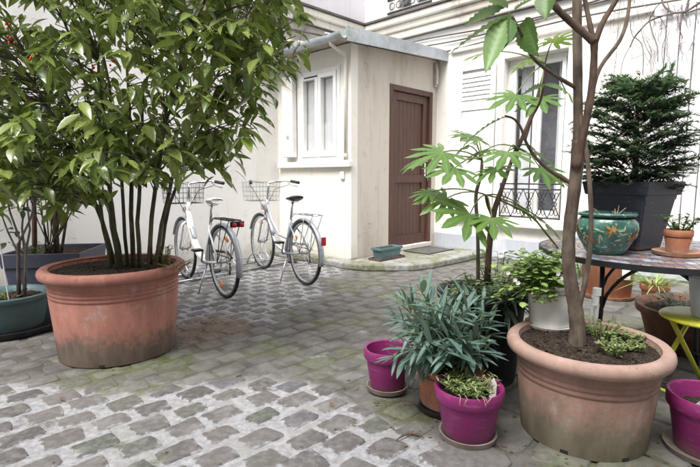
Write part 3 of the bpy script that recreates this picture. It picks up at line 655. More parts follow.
# planter trough on its tray
tr_c = C0+U*.36+V*-.30
tt = tag(obj('planter_tray', (lambda m: (m.box((0, 0, .006), (.50, .20, .012)), m.box((0, -.096, .018), (.50, .008, .024)), m.box((0, .096, .018), (.50, .008, .024)), m.box((-.246, 0, .018), (.008, .184, .024)), m.box((.246, 0, .018), (.008, .184, .024)), m)[-1])(MB()), MAT['tc_dark'], None, loc=tr_c+Vector((0, 0, .086)), rot=(0, 0, ROTU), bevel=.003), 'brown shallow tray under the green trough on the doorstep', 'tray')
def trough(name, label, L, W, H, mat, loc, rz, cat='planter'):
    root = thing(name, label, cat, loc, rz); m = MB(); k = .86
    o_ = [(L/2, W/2)]; q = [(-1, -1), (1, -1), (1, 1), (-1, 1)]; t_ = .012
    V_ = []
    for s_x, z in ((k, 0), (1, H)): V_ += [(a*L/2*s_x, b*W/2*s_x, z) for a, b in q]
    V_ += [(a*(L/2-t_), b*(W/2-t_), H) for a, b in q]; V_ += [(a*(L/2-t_)*k, b*(W/2-t_)*k, .03) for a, b in q]
    F = [(3, 2, 1, 0)]+[(r*4+i, r*4+(i+1) % 4, r*4+4+(i+1) % 4, r*4+4+i) for r in range(3) for i in range(4)]+[(12, 13, 14, 15)]
    m.add(V_, F); obj('body', m, mat, root, bevel=.004)
    r_ = MB()
    for a in ((0, -W/2, L+.03, .02), (0, W/2, L+.03, .02), (-L/2-.005, 0, .02, W-.02), (L/2+.005, 0, .02, W-.02)): r_.box((a[0], a[1], H-.012), (a[2], a[3], .03))
    obj('rim', r_, mat, root, bevel=.004)
    obj('soil', MB().box((0, 0, H*.8), ((L-2*t_)*.95, (W-2*t_)*.95, .02)), MAT['soil'], root)
    return root
trough('trough_planter', 'small dark green trough planter on a tray by the porch door', .40, .16, .14, MAT['green'], tr_c+Vector((0, 0, .099)), ROTU)

# ------------------------------------------------------------------ pots
def soil_disc(root, r, z, seed=0):
    rg = random.Random(seed); m = MB(); n = 36
    vs = [(0, 0, z+.012)]; fs = []; rings = 6
    for i in range(1, rings+1):
        for k in range(n): q = 2*math.pi*k/n; rr = r*i/rings; vs.append((rr*math.cos(q), rr*math.sin(q), z+(.012*(1-i/rings)+rg.uniform(-.006, .006) if i < rings else -.004)))
    for k in range(n): fs.append((0, 1+k, 1+(k+1) % n))
    for i in range(rings-1):
        for k in range(n): a = 1+i*n; fs.append((a+k, a+n+k, a+n+(k+1) % n, a+(k+1) % n))
    m.add(vs, fs)
    for _ in range(int(260*min(1, r*r/.1))):     # crumbs of earth
        a = rg.uniform(0, 6.28); rr = r*math.sqrt(rg.random())*.95; s = rg.uniform(.003, .011)
        c = Vector((rr*math.cos(a), rr*math.sin(a), z+.008)); q = [c+Vector((rg.uniform(-1, 1), rg.uniform(-1, 1), rg.uniform(-.3, 1)))*s for _ in range(4)]
        m.add(q, [(0, 1, 2), (0, 2, 3), (0, 3, 1), (1, 3, 2)])
    return obj('soil', m, MAT['soil'], root, True)
def pot(name, label, loc, prof_out, wall, soilz, mat, cat='flower pot', rimsplit=None, n=64, seed=0, group=None, grooves=None, soil=True, rimmat=None):
    """prof_out: outer (r,z) from the base up to the rim top; rimsplit: index where the rim part begins"""
    root = thing(name, label, cat, loc, 0, group)
    rg = random.Random(seed); ph = rg.uniform(0, 6); wob = lambda q, z: .006*math.sin(2*q+ph)+.003*math.sin(3*q+ph*2)
    k = rimsplit if rimsplit is not None else len(prof_out)
    rt, zt = prof_out[-1]; rb = prof_out[0][0]
    inner = [(rt-wall, zt-.004), (prof_out[k-1][0]-wall*.7 if k < len(prof_out) else rt-wall, (zt+soilz)/2), (rb+(rt-rb)*.5-wall, max(soilz-.03, .015))]
    body = [(0, .004), (rb*.97, 0)]+prof_out[:k]
    if k < len(prof_out):
        obj('body', MB().lathe(body, n, wob=wob), mat, root, auto=50)
        obj('rim', MB().lathe([(prof_out[k][0]-wall*.6, prof_out[k][1]+.004)]+prof_out[k:]+inner, n, wob=wob), rimmat or mat, root, auto=50)
    else: obj('body', MB().lathe(body+inner, n, wob=wob), mat, root, auto=50)
    if soil: soil_disc(root, (rt-wall+.004) if zt-soilz < .04 else min(rt-wall*1.2, rb+(rt-rb)*soilz/zt*.95), soilz, seed)
    return root
def rolled(r, z, h, lip):   # rolled rim profile
    return [(r-lip*1.25, z-h), (r-lip*.55, z-h*1.02), (r-lip*.12, z-h*.84), (r, z-h*.52), (r-lip*.10, z-h*.24), (r-lip*.40, z-h*.05), (r-lip*.75, z), (r-lip*1.1, z-h*.05)]
def grooved(z0, r0, z1, r1, zs, d=.004, w=.008):
    out = [(r0, z0)]; f = lambda z: r0+(r1-r0)*(z-z0)/(z1-z0)
    for z in sorted(zs): out += [(f(z-w), z-w), (f(z)-d, z-w*.4), (f(z)-d, z+w*.4), (f(z+w), z+w)]
    return out+[(r1, z1)]
def saucer(label, loc, r, h, mat, wall=.008, name='plant_saucer', group=None):
    o = obj(name, MB().lathe([(0, .0), (r*.88, 0), (r*.94, .002), (r, h), (r-wall, h), (r*.88-wall, .012), (0, .012)], 56), mat, None, auto=40, loc=loc)
    return tag(o, label, 'saucer', group)

# --- big pots (places from the foot of each pot)
LP = Vector((0, 0, 0)); p = G(121, 371); LP = Vector((p.x*(p.y+.36)/p.y, p.y+.36, .010))
s = LP.y/3.24
LR, LH = .458*s, .605*s
bigL = pot('terracotta_pot', 'huge pink terracotta pot with grimy base holding the spotted laurel', LP, grooved(0, .368*s, LH-.066, .412*s, [LH-.105, LH-.13, LH-.155, LH-.18])+rolled(LR, LH, .066, .042), .014, LH-.032, MAT['tc_l'], rimsplit=18, seed=1)
obj('drain_notch', MB().box((.352*s*math.sin(.16), -.352*s*math.cos(.16), .011), (.04, .03, .014)), MAT['black'], bigL)
p = G(579, 466); RP = Vector((p.x*(p.y+.265)/p.y, p.y+.265, .010))
RR, RH = .334, .418
bigR = pot('terracotta_pot', 'wide pale terracotta pot with stained side and small tree growing in it', RP, grooved(0, .258, RH-.06, .292, [RH-.085, RH-.11, RH-.135, RH-.16], .004, .008)+rolled(RR, RH, .060, .036), .012, RH-.028, MAT['tc_r'], rimsplit=18, seed=2, rimmat=MAT['tc_rim'])
for a in (-.25, -1.15): obj('drain_notch', MB().box((.246*math.sin(a+.45), -.246*math.cos(a+.45), .010), (.03, .03, .014), rz=a+.45), MAT['black'], bigR)
def flowerpot(name, label, loc, R_, H_, mat, soilz=None, rb=.72, rimh=.27, seed=0, wall=.010, soil=True, group=None, lip=.012):
    rr = R_-lip; z = H_*(1-rimh)
    return pot(name, label, loc, [(R_*rb*.96, 0), (R_*rb, .006), (R_*rb+(rr-R_*rb)*.9, z-.004), (rr-.002, z), (R_-.004, z+.004), (R_, z+.012), (R_, H_-.006), (R_-.004, H_)], wall, soilz if soilz else H_*.82, mat, rimsplit=4, seed=seed, soil=soil, group=group)
def base_at(px, py, r, z=0.0):      # centre of a round base whose front foot shows at this pixel
    p = G(px, py, z); k = (p.y+r)/p.y
    return Vector((p.x*k, p.y*k, z))
PA = base_at(387, 400, .115); PA.z = .011
saucer('taupe saucer under the empty magenta pot', PA, .112, .026, MAT['taupe'])
flowerpot('plastic_pot', 'magenta pot with bare earth deep inside, left of the oleander', PA+Vector((0, 0, .013)), .124, .215, MAT['purple'], .12, seed=3)
PB = base_at(467, 455, .125); PB.z = .011
saucer('taupe saucer under the magenta pot of succulents', PB, .124, .028, MAT['taupe'])
potB = flowerpot('plastic_pot', 'magenta pot planted with spiky succulents and a white tag', PB+Vector((0, 0, .013)), .146, .222, MAT['purple'], .18, seed=4)
PC = base_at(703, 474, .13); PC.z = .011
saucer('wide grey saucer under the magenta pot beside the lime stool', PC, .15, .026, MAT['taupe'])
flowerpot('plastic_pot', 'magenta pot with two plant labels beside the lime stool', PC+Vector((0, 0, .013)), .15, .235, MAT['purple'], .17, seed=5)
PO = base_at(447, 423, .165); PO.z = .011
saucer('black tray under the terracotta oleander pot', PO, .172, .022, MAT['black'])
flowerpot('terracotta_pot', 'low terracotta pot of the oleander between two magenta pots', PO+Vector((0, 0, .013)), .168, .20, MAT['tc'], .165, rb=.8, rimh=.16, seed=6)
PK = base_at(497, 393, .21); PK = Vector((D(482, 300, PK.y).x, PK.y, .011))
KR, KH = .25, .50
pot('planter_pot', 'large round black pot holding the palmate-leaved plant', PK, [(.185, 0), (.19, .01), (KR-.02, KH-.05), (KR-.004, KH-.045), (KR, KH-.03), (KR-.002, KH)], .012, KH-.07, MAT['blackpot'], rimsplit=3, seed=7)
# white pot standing in the wide terracotta pot
PWz = RH-.028+.012
PW = base_at(549, 332, .10, PWz)
saucer('white saucer on the soil of the wide terracotta pot', PW, .115, .016, MAT['whitepot'])
flowerpot('white_pot', 'white pot of trailing small-leaved plant standing inside the wide terracotta pot', PW+Vector((0, 0, .013)), .122, .205, MAT['whitepot'], .17, rb=.78, rimh=.12, seed=8)
# left-hand small pots
PG = Vector((D(11, 330, 3.47).x, 3.47, .010))
saucer('large black saucer under the green bowl pot', PG, .37, .045, MAT['black'], .012)
pot('bowl_pot', 'low green plastic bowl pot with bare twiggy plant', PG+Vector((0, 0, .013)), [(.205, 0), (.215, .012), (.25, .19), (.252, .21), (.275, .212), (.288, .225), (.288, .25), (.275, .256)], .02, .215, MAT['green'], rimsplit=4, seed=9)
def square_planter(name, label, loc, rz, W, H, k, mat, collar=.2):
    root = thing(name, label, 'planter', loc, rz); q = [(-1, -1), (1, -1), (1, 1), (-1, 1)]
    def loft(rows):
        m = MB(); V_ = [(a*r, b*r, z) for r, z in rows for a, b in q]
        m.add(V_, [(i*4+j, i*4+(j+1) % 4, i*4+4+(j+1) % 4, i*4+4+j) for i in range(len(rows)-1) for j in range(4)]+[(3, 2, 1, 0)]); return m
    zc = H*(1-collar); rc = W/2*(k+(1-k)*(1-collar))-.012
    obj('body', loft([(W/2*k, 0), (rc, zc+.01)]), mat, root, bevel=.012)
    obj('rim', loft([(rc-.004, zc+.002), (rc+.012, zc), (W/2, H), (W/2-.018, H), (W/2-.03, H-.10)]), mat, root, bevel=.006)
    obj('soil', MB().box((0, 0, H-.05), (W-.044, W-.044, .02)), MAT['soil'], root); return root
NP = Vector((D(60, 300, 4.12).x, 4.12, .010))
square_planter('square_planter', 'navy square planter behind the huge pink terracotta pot', NP, R(8), .62, .50, .8, MAT['navy'], .24)
# ------------------------------------------------------------------ mosaic table and what stands on it
TZ = .73; TC = Vector((D(655, 250, 2.62).x, 2.62, 0)); TR = .60
tb = thing('mosaic_table', 'round mosaic-topped table on arched black iron legs', 'table', TC)
obj('table_top', MB().lathe([(0, TZ-.028), (TR-.02, TZ-.028), (TR-.004, TZ-.02), (TR-.004, TZ-.012), (0, TZ-.012)], 72), MAT['iron'], tb, auto=40)
obj('edge_band', MB().lathe([(TR-.006, TZ-.030), (TR, TZ-.030), (TR+.002, TZ-.002), (TR-.006, TZ-.0005), (TR-.006, TZ-.03)], 72), MAT['iron'], tb, auto=40)
tilec = [pm('tile_'+n_, c, .2, 30, .3, .05, spec=.6) for n_, c in (('slate', (.13, .13, .17)), ('violet', (.17, .15, .22)), ('sand', (.34, .29, .25)), ('terracotta', (.25, .15, .12)), ('grey', (.23, .23, .26)), ('teal', (.11, .16, .19)), ('white', (.42, .41, .43)))]
tiles = [MB() for _ in tilec]; rgt = random.Random(5); rr = .05; ring = 0
while rr < TR-.035:
    dr = .034; n = max(6, int(2*math.pi*rr/.042)); 
    for k in range(n):
        q0 = 2*math.pi*(k+.06+.5*(ring % 2))/n; q1 = 2*math.pi*(k+.94+.5*(ring % 2))/n
        wgt = [(0, 1, 0, 1, 4), (2, 2, 3, 2, 6), (0, 5, 1, 1, 0), (4, 2, 3, 3, 6)][(ring//2) % 4]; ci = rgt.choice(wgt)
        a = [(x*math.cos(q), x*math.sin(q)) for x, q in ((rr+.002, q0), (rr+dr-.002, q0), (rr+dr-.002, q1), (rr+.002, q1))]
        tiles[ci].prism(a, TZ-.013, TZ-.001-rgt.uniform(0, .0015))
    rr += dr; ring += 1
for i, mb in enumerate(tiles):
    o = obj('mosaic_tiles', mb, tilec[i], tb); o['kind'] = 'stuff'
obj('centre_tile', MB().lathe([(0, TZ-.001), (.045, TZ-.001), (.047, TZ-.013)], 24), tilec[3], tb)
obj('grout', MB().lathe([(0, TZ-.006), (TR-.01, TZ-.006), (TR-.01, TZ-.0125)], 64), pm('grout', (.34, .33, .33), .2, 20, .9), tb)
for k in range(4):
    a = R(45+90*k+62); d = Vector((math.cos(a), math.sin(a), 0))
    lg = obj('leg', MB().tube([d*.36+Vector((0, 0, TZ-.03)), d*.35+Vector((0, 0, .4)), d*.37+Vector((0, 0, .12)), d*.40+Vector((0, 0, .010))], .0125, 10), MAT['iron'], tb, smooth=True)
    b = R(45+90*(k+1)+62); d2_ = Vector((math.cos(b), math.sin(b), 0)); pts = []
    for f in np.linspace(0, 1, 20):
        pp = d.lerp(d2_, f)*.355; pts.append(pp+Vector((0, 0, .40+(TZ-.055-.40)*math.sin(math.pi*f)**.55)))
    obj('arch_brace', MB().tube(pts, .009, 8), MAT['iron'], tb, smooth=True)
obj('base_ring', MB().tube([Vector((.34*math.cos(q), .34*math.sin(q), .10)) for q in np.linspace(0, 2*math.pi, 40, endpoint=False)], .007, 6, closed=True), MAT['iron'], tb, smooth=True)
# square anthracite planter
APc = Vector((1.593, 2.70, TZ+.001))
square_planter('square_planter', 'tall anthracite square planter of the conifer on the mosaic table', APc, R(90-60), .375, .375, .62, MAT['anth'], .2)
# glazed jardiniere with painted flowers
GP = Vector((D(605, 250, 2.50).x, 2.50, TZ+.001))
t = NT('green_glaze'); p_ = t.obj(); n_ = t.noise(p_, 14, 5, .6)
v_ = t.n('ShaderNodeTexVoronoi'); t.set(v_.inputs['Vector'], t.scalev(p_, (1, 1, .9))); v_.inputs['Scale'].default_value = 13
cg = t.mix(t.ramp(n_, .35, .7), (.025, .09, .072), (.065, .18, .145)); cg = t.mix(t.ramp(t.noise(p_, 55, 3), .58, .66), cg, (.22, .36, .27))
MAT['glaze'] = t.fin(cg, .16, .6)
gpot = pot('glazed_pot', 'rounded green glazed ceramic pot painted with golden flowers on the table', GP, [(.085, 0), (.092, .008), (.105, .03), (.135, .085), (.150, .13), (.146, .165), (.128, .188), (.124, .193), (.138, .199), (.141, .208), (.134, .216)], .014, .185, MAT['glaze'], rimsplit=7, seed=10)
prof = [(.085, 0), (.105, .03), (.135, .085), (.150, .13), (.146, .165), (.128, .188)]
def rprof(z): return float(np.interp(z, [b for a, b in prof], [a for a, b in prof]))
gold = pm('gold_flower_glaze', (.36, .20, .06), .5, 60, .2, 0, spec=.6); brown = pm('brown_flower_glaze', (.24, .085, .03), .4, 60, .2, 0, spec=.6); leafg = pm('pale_flower_glaze', (.34, .40, .25), .25, 60, .2, 0, spec=.6)
def glaze_patch(mat, ang, z, L, W, tilt):
    m = MB(); n = 5; vs = []
    for i in range(n+1):
        f = i/n; hw = W/2*math.sin(math.pi*min(max(f, .04), .96))**.7
        for s_ in (-1, 0, 1):
            dx = (f)*L*math.cos(tilt)-s_*hw*math.sin(tilt); dz = f*L*math.sin(tilt)+s_*hw*math.cos(tilt)
            zz = z+dz; r_ = rprof(zz)+.0025+(.001 if s_ == 0 else 0); q = ang+dx/r_; vs.append((r_*math.cos(q), r_*math.sin(q), zz))
    m.add(vs, [(i*3+s_, i*3+s_+1, i*3+s_+4, i*3+s_+3) for i in range(n) for s_ in (0, 1)]); return m
rgt = random.Random(11)
for k in range(9):
    ang = 2*math.pi*k/9+.25+rgt.uniform(-.12, .12); z = .085 if k % 2 else .135; fm = MB(); fm2 = MB()
    for j in range(7):
        tl = 2*math.pi*j/7+rgt.uniform(-.3, .3); q = glaze_patch(None, ang+rgt.uniform(-.03, .03), z+rgt.uniform(-.006, .006), rgt.uniform(.022, .044), rgt.uniform(.008, .015), tl); (fm if j % 2 else fm2).add(q.v, q.f)
    obj('painted_flower', fm, gold, gpot, True); obj('painted_flower', fm2, brown if k % 3 else gold, gpot, True)
    fm = MB()
    for j in range(5): q = glaze_patch(None, ang+.33+rgt.uniform(-.05, .05), .105+rgt.uniform(-.03, .03), .03, .010, rgt.uniform(0, 6.28)); fm.add(q.v, q.f)
    obj('painted_leaf', fm, leafg, gpot, True)
# small terracotta pot on the table
SP = Vector((D(677, 250, 2.44).x, 2.44, TZ+.001))
saucer('terracotta saucer under the little pot on the mosaic table', SP, .112, .020, MAT['tc'])
flowerpot('terracotta_pot', 'little terracotta pot with a jade-like plant on the mosaic table', SP+Vector((0, 0, .013)), .066, .118, MAT['tc'], rb=.72, rimh=.34, seed=11, lip=.006, wall=.006)
# under and behind the table
UP = Vector((D(606, 300, 4.45).x, 4.45, .006))
saucer('terracotta saucer under the tall pot behind the table', UP, .24, .03, MAT['tc'])
up = flowerpot('terracotta_pot', 'tall plain terracotta pot with a white sticker behind the table', UP+Vector((0, 0, .013)), .25, .46, MAT['tc'], rb=.8, rimh=.16, seed=12)
obj('sticker', MB().box((.04, -.232, .24), (.075, .004, .10), M=Matrix.Rotation(R(-5), 3, 'X')), MAT['tag'], up)
BP = Vector((D(700, 350, 3.05).x, 3.05, .010))
pot('bowl_pot', 'wide dark brown clay bowl on the paving behind the lime stool', BP, [(.29, 0), (.30, .01), (.355, .2), (.36, .22), (.385, .225), (.39, .245), (.385, .27)], .03, .235, MAT['tc_dark'], rimsplit=4, seed=13)
SG = Vector((D(653, 308, 4.10).x, 4.10, .010))
flowerpot('terracotta_pot', 'small terracotta pot sprouting long grass on the paving near the table legs', SG, .115, .195, MAT['tc'], seed=14, rimh=.3)
# lime folding stool and the pot on it
ST = Vector((D(706, 320, 2.26).x, 2.26, 0)); SH = .45
stool = thing('folding_stool', 'lime green round folding metal stool with crossed legs', 'stool', ST, R(20))
obj('seat', MB().lathe([(0, SH-.012), (.188, SH-.012), (.195, SH-.006), (.195, SH+.0), (.190, SH+.004), (0, SH)], 56), MAT['lime'], stool, auto=40)
for s_, yy in ((1, .125), (-1, .105)):
    for e in (-1, 1):
        obj('leg', MB().tube([(s_*.10, e*yy, SH-.018), (-s_*.20, e*yy, .022)], .0115, 8), MAT['lime'], stool, smooth=True)
        obj('foot', MB().tube([(-s_*.198, e*yy, .026), (-s_*.206, e*yy, .008)], .015, 8), MAT['lime'], stool, smooth=True)
    obj('cross_bar', MB().tube([(-s_*.165, -yy, .075), (-s_*.165, yy, .075)], .009, 8), MAT['lime'], stool, smooth=True)
flowerpot('lavender_pot', 'smooth pale lavender pot standing on the lime stool', ST+Vector((.035, .0, SH+.004)), .118, .205, MAT['lav'], rb=.78, rimh=.06, seed=15, lip=.002)
# plant labels
def plant_label(label, loc, rot, h=.09, w=.022):
    m = MB(); P = [(-w/2, 0), (w/2, 0), (w/2, h*.7), (0, h), (-w/2, h*.7)] if h < .12 else [(-w/2, 0), (w/2, 0), (w/2, h), (-w/2, h)]
    P = [(-w/6, -.05), (w/6, -.05)]+P[1:]+P[:1]
    n = len(P); m.add([(x, -.001, z) for x, z in P]+[(x, .001, z) for x, z in P], [tuple(range(n)), tuple(reversed(range(n, 2*n)))]+[(i, n+i, n+(i+1) % n, (i+1) % n) for i in range(n)])
    return tag(obj('plant_label', m, MAT['tag'], None, loc=loc, rot=rot), label, 'plant label')
plant_label('white pointed tag stuck among the succulents in a magenta pot', PB+Vector((.085, -.055, .20)), (R(-8), R(6), R(10)), .085, .03)
plant_label('long white label leaning out of the magenta pot by the stool', PC+Vector((-.06, .0, .19)), (R(10), R(38), R(-15)), .13, .018)
plant_label('square white label upright in the magenta pot by the stool', PC+Vector((.0, -.06, .19)), (R(-15), R(12), R(10)), .07, .035)
# clear plastic watering spike in the wide pot
t = NT('clear_plastic'); t.fin((.80, .82, .82), .15, .5); t.b.inputs['Transmission Weight'].default_value = .6; t.b.inputs['IOR'].default_value = 1.25; t.bump(t.noise(t.obj(), 40, 2), .1, .002); MAT['clear'] = t.m
WS = D(596, 318, RP.y+.17); WS.z = RH-.02
ws = thing('watering_spike', 'clear plastic watering spike stuck in the soil beside the tree trunk', 'watering spike', WS)
obj('stem', MB().lathe([(0, -.05), (.006, -.02), (.010, .10), (.012, .14)], 14), MAT['clear'], ws, True)
obj('stem', MB().lathe([(0, -.05), (.005, -.02), (.007, .13)], 12, c=(-.022, .004, 0)), MAT['clear'], ws, True)
obj('reservoir', MB().lathe([(.012, .13), (.017, .135), (.017, .175), (.012, .178)], 16, c=(-.008, 0, 0)), MAT['clear'], ws, auto=40)
obj('cap', MB().lathe([(.010, .178), (.019, .18), (.019, .215), (0, .218)], 16, c=(-.003, 0, 0)), MAT['clear'], ws, auto=40)

# ------------------------------------------------------------------ bicycles
def bike(name, label, loc, heading, white):
    root = thing(name, label, 'bicycle', loc, heading, 'bicycles parked by the white wall')
    fm = MAT['bikewhite'] if white else MAT['bikesilver']; r = .34; WB = 1.07
    def wheel(x, refl):
        rim = MB().lathe([(r-.042, -.011), (r-.026, -.012), (r-.024, 0), (r-.026, .012), (r-.042, .011), (r-.042, -.011)], 56)
        Mx = Matrix.Rotation(math.pi/2, 3, 'X')
        def up(mb): mb.v = [tuple(Mx @ Vector(v)) for v in mb.v]; return mb
        wo = obj('wheel', up(rim), MAT['steel'], root, True, loc=(x, 0, r))
        obj('tyre', up(MB().tube([((r-.0155)*math.cos(q), (r-.0155)*math.sin(q), 0) for q in np.linspace(0, 2*math.pi, 56, endpoint=False)], .0155, 10, closed=True)), MAT['rubber'], wo, True)
        sm = MB()
        for k in range(32):
            q = 2*math.pi*k/32; z = .028 if k % 2 else -.028; q2 = q+(.35 if k % 4 < 2 else -.35)
            sm.tube([(.022*math.cos(q2*1), .022*math.sin(q2), z), ((r-.04)*math.cos(q), (r-.04)*math.sin(q), 0)], .0013, 4, False)
        obj('spokes', up(sm), MAT['chrome'], wo)
        obj('hub', up(MB().lathe([(.006, -.055), (.008, -.04), (.024, -.032), (.024, -.026), (.014, -.02), (.014, .02), (.024, .026), (.024, .032), (.008, .04), (.006, .055)], 16)), MAT['steel'], wo, auto=40)
        for q in refl: obj('reflector', up(MB().box(((r-.11)*math.cos(q), (r-.11)*math.sin(q), 0), (.035, .075, .018), rz=q)), MAT['orange'], wo, bevel=.006)
    wheel(0, (1.9, 5.0) if white else (.6,)); wheel(WB, (2.7,) if white else (1.5,))
    # frame
    bb = Vector((.44, 0, .285)); hb = Vector((.945, 0, .66)); ht = Vector((.895, 0, .86)); stt = Vector((.30, 0, .66))
    f = MB(); k = 1.0
    if white:
        f.tube([hb+Vector((-.02, 0, .10)), (.86, 0, .60), (.74, 0, .42), (.60, 0, .32), bb], [.028, .038, .040, .038, .034], 12)
    else:
        f.tube([hb+Vector((-.01, 0, .05)), (.82, 0, .50), (.66, 0, .34), bb], .019, 10); f.tube([hb+Vector((-.03, 0, .15)), (.78, 0, .62), (.60, 0, .47), (.375, 0, .45)], .016, 10)
    f.tube([bb, stt], .019, 10); f.tube([hb, ht], .022, 10); f.tube([bb+Vector((0, -.035, 0)), bb+Vector((0, .035, 0))], .024, 12)
    for s_ in (-1, 1):
        f.tube([bb+Vector((-.03, s_*.03, 0)), (.16, s_*.045, .315), (0, s_*.06, r)], .011, 8); f.tube([stt+Vector((.0, s_*.02, -.04)), (.16, s_*.045, .53), (0, s_*.06, r)], .009, 8)
    obj('frame', f, fm, root, True)
    f = MB(); f.tube([hb+Vector((.003, 0, -.01)), hb+Vector((.02, 0, -.04))], .02, 10)
    for s_ in (-1, 1): f.tube([hb+Vector((.01, s_*.012, -.01)), hb+Vector((.022, s_*.05, -.05)), (1.02, s_*.055, .45), (WB, s_*.056, r)], [.014, .014, .012, .009], 8)
    obj('fork', f, fm, root, True)
    # steering
    f = MB(); f.tube([ht, ht+Vector((-.035, 0, .15)), ht+Vector((-.02, 0, .19))], .013, 8)
    for s_ in (-1, 1): f.tube([ht+Vector((-.02, 0, .19)), ht+Vector((.0, s_*.12, .21)), ht+Vector((-.05, s_*.23, .22)), ht+Vector((-.20, s_*.29, .20))], .011, 8)
    hb_ = obj('handlebar', f, MAT['chrome'], root, True)
    for s_ in (-1, 1):
        obj('grip', MB().tube([ht+Vector((-.11, s_*.255, .212)), ht+Vector((-.23, s_*.30, .196))], .017, 10), MAT['black'], hb_, True)
        obj('brake_lever', MB().tube([ht+Vector((-.06, s_*.235, .20)), ht+Vector((-.10, s_*.27, .165)), ht+Vector((-.19, s_*.30, .15))], .006, 6), MAT['steel'], hb_, True)
    # saddle
    obj('seat_post', MB().tube([stt+Vector((.008, 0, -.03)), stt+Vector((-.05, 0, .20))], .0135, 10), MAT['chrome'], root, True)
    m = MB(); rows = []; N = 12
    for i in range(9):
        t_ = i/8; x = -.13+.27*t_; hw = [.06, .085, .088, .075, .052, .036, .028, .024, .014][i]; zt = [.012, .018, .012, .004, 0, 0, .002, .002, -.006][i]; th = [.035, .05, .05, .042, .034, .028, .026, .024, .014][i]
        rows += [(x, hw*math.cos(q), zt+(th*.45 if math.sin(q) > 0 else th)*math.sin(q)*.9) for q in (2*math.pi*k/N for k in range(N))]
    fs = [(i*N+k, i*N+(k+1) % N, (i+1)*N+(k+1) % N, (i+1)*N+k) for i in range(8) for k in range(N)]+[tuple(range(N)), tuple(reversed(range(8*N, 9*N)))]
    m.add(rows, fs); sd = obj('saddle', m, MAT['whitepot'] if white else MAT['black'], root, True, loc=stt+Vector((-.05, 0, .235)))
    ss = sd.modifiers.new('s', 'SUBSURF'); ss.levels = ss.render_levels = 1
    f = MB()
    for s_ in (-1, 1): f.tube([(-.08, s_*.03, -.03), (0, s_*.022, -.045), (.09, s_*.015, -.02)], .004, 5)
    obj('saddle_rail', f, MAT['steel'], sd)
    # mudguards
    def guard(cx, a0, a1):
        m = MB(); n = 22; w_ = .028; R_ = r+.022; vs = []
        for q in np.linspace(R(a0), R(a1), n):
            for y, d in ((-w_, -.012), (-w_*.6, 0), (0, .004), (w_*.6, 0), (w_, -.012)): vs.append((cx+(R_+d)*math.cos(q), y, r+(R_+d)*math.sin(q)))
        m.add(vs, [(i*5+j, i*5+j+1, i*5+j+6, i*5+j+5) for i in range(n-1) for j in range(4)])
        o = obj('mudguard', m, fm if not white else MAT['bikesilver'], root, True); so_ = o.modifiers.new('t', 'SOLIDIFY'); so_.thickness = .002; return o
    guard(0, 20, 195); guard(WB, 20, 160)
    for x, q in ((0, R(190)), (0, R(140)), (WB, R(158))):
        for s_ in (-1, 1): obj('mudguard_stay', MB().tube([(x, s_*.05, r), (x+(r+.02)*math.cos(q), s_*.028, r+(r+.02)*math.sin(q))], .002, 4), MAT['steel'], root)
    # carrier
    f = MB()
    for s_ in (-1, 1):
        f.tube([(.20, s_*.03, .735), (.10, s_*.055, .74), (-.28, s_*.055, .745), (-.31, s_*.02, .745)], .005, 6); f.tube([(-.10, s_*.055, .742), (0, s_*.065, r)], .004, 6); f.tube([(-.27, s_*.055, .744), (0, s_*.065, r)], .004, 6)
    for x in (.08, -.04, -.16, -.28): f.tube([(x, -.055, .743), (x, .055, .743)], .004, 6)
    f.tube([(.18, 0, .74), (-.28, 0, .745)], .004, 6); f.tube([(.20, 0, .735), stt+Vector((0, 0, .02))], .005, 6)
    ca = obj('luggage_rack', f, MAT['chrome'] if not white else MAT['black'], root, True)
    if white:
        for y in (-.034, .034): obj('rear_reflector', MB().lathe([(0, -.012), (.021, -.01), (.022, .006), (.019, .012), (0, .014)], 16, c=(0, 0, 0)), MAT['red'], root, True, loc=(-.335, y, .71), rot=(0, R(-90), 0))
        obj('reflector_bracket', MB().box((-.318, 0, .715), (.012, .13, .05)), MAT['black'], root, bevel=.004)
    else: obj('rear_reflector', MB().box((-.385, 0, .50), (.02, .05, .085)), MAT['red'], root, bevel=.008)
    if not white: obj('front_reflector', MB().lathe([(.05, -.5), (.05, .5)], 3) if False else MB().box((WB-.06, 0, .745), (.10, .03, .03)), MAT['orange'], root, bevel=.008)
    # drive
    f = MB(); Mx = Matrix.Rotation(math.pi/2, 3, 'X')
    dsc = MB().lathe([(0, -.004), (.085, -.004), (.09, 0), (.085, .004), (0, .004)], 32); f.add([Mx @ Vector(v)+bb+Vector((0, -.05, 0)) for v in dsc.v], dsc.f)
    cr = obj('crankset', f, MAT['steel'], root, auto=40); f = MB()
    f.tube([bb+Vector((0, -.06, 0)), bb+Vector((.10, -.075, -.135))], .010, 6); f.tube([bb+Vector((0, .05, 0)), bb+Vector((-.10, .07, .135))], .010, 6); f.tube([bb+Vector((0, -.06, 0)), bb+Vector((0, .05, 0))], .012, 8); obj('crank_arm', f, MAT['steel'], cr)
    obj('pedal', MB().box(bb+Vector((.10, -.13, -.135)), (.09, .09, .022)), MAT['black'], cr, bevel=.004); obj('pedal', MB().box(bb+Vector((-.10, .125, .135)), (.09, .09, .022)), MAT['black'], cr, bevel=.004)
    f = MB(); f.tube([bb+Vector((0, -.05, .088)), (0, -.05, r+.032)], .005, 5); f.tube([bb+Vector((0, -.05, -.088)), (.0, -.05, r-.09), (-.02, -.05, r-.06)], .005, 5); obj('chain', f, MAT['rubber'], root)
    f = MB(); f.tube([bb+Vector((.06, -.066, .07)), bb+Vector((-.05, -.066, .105)), (.06, -.066, r+.075), (-.05, -.066, r+.03)], [.012, .016, .012, .006], 8); obj('chain_guard', f, MAT['black'] if white else fm, root, True)
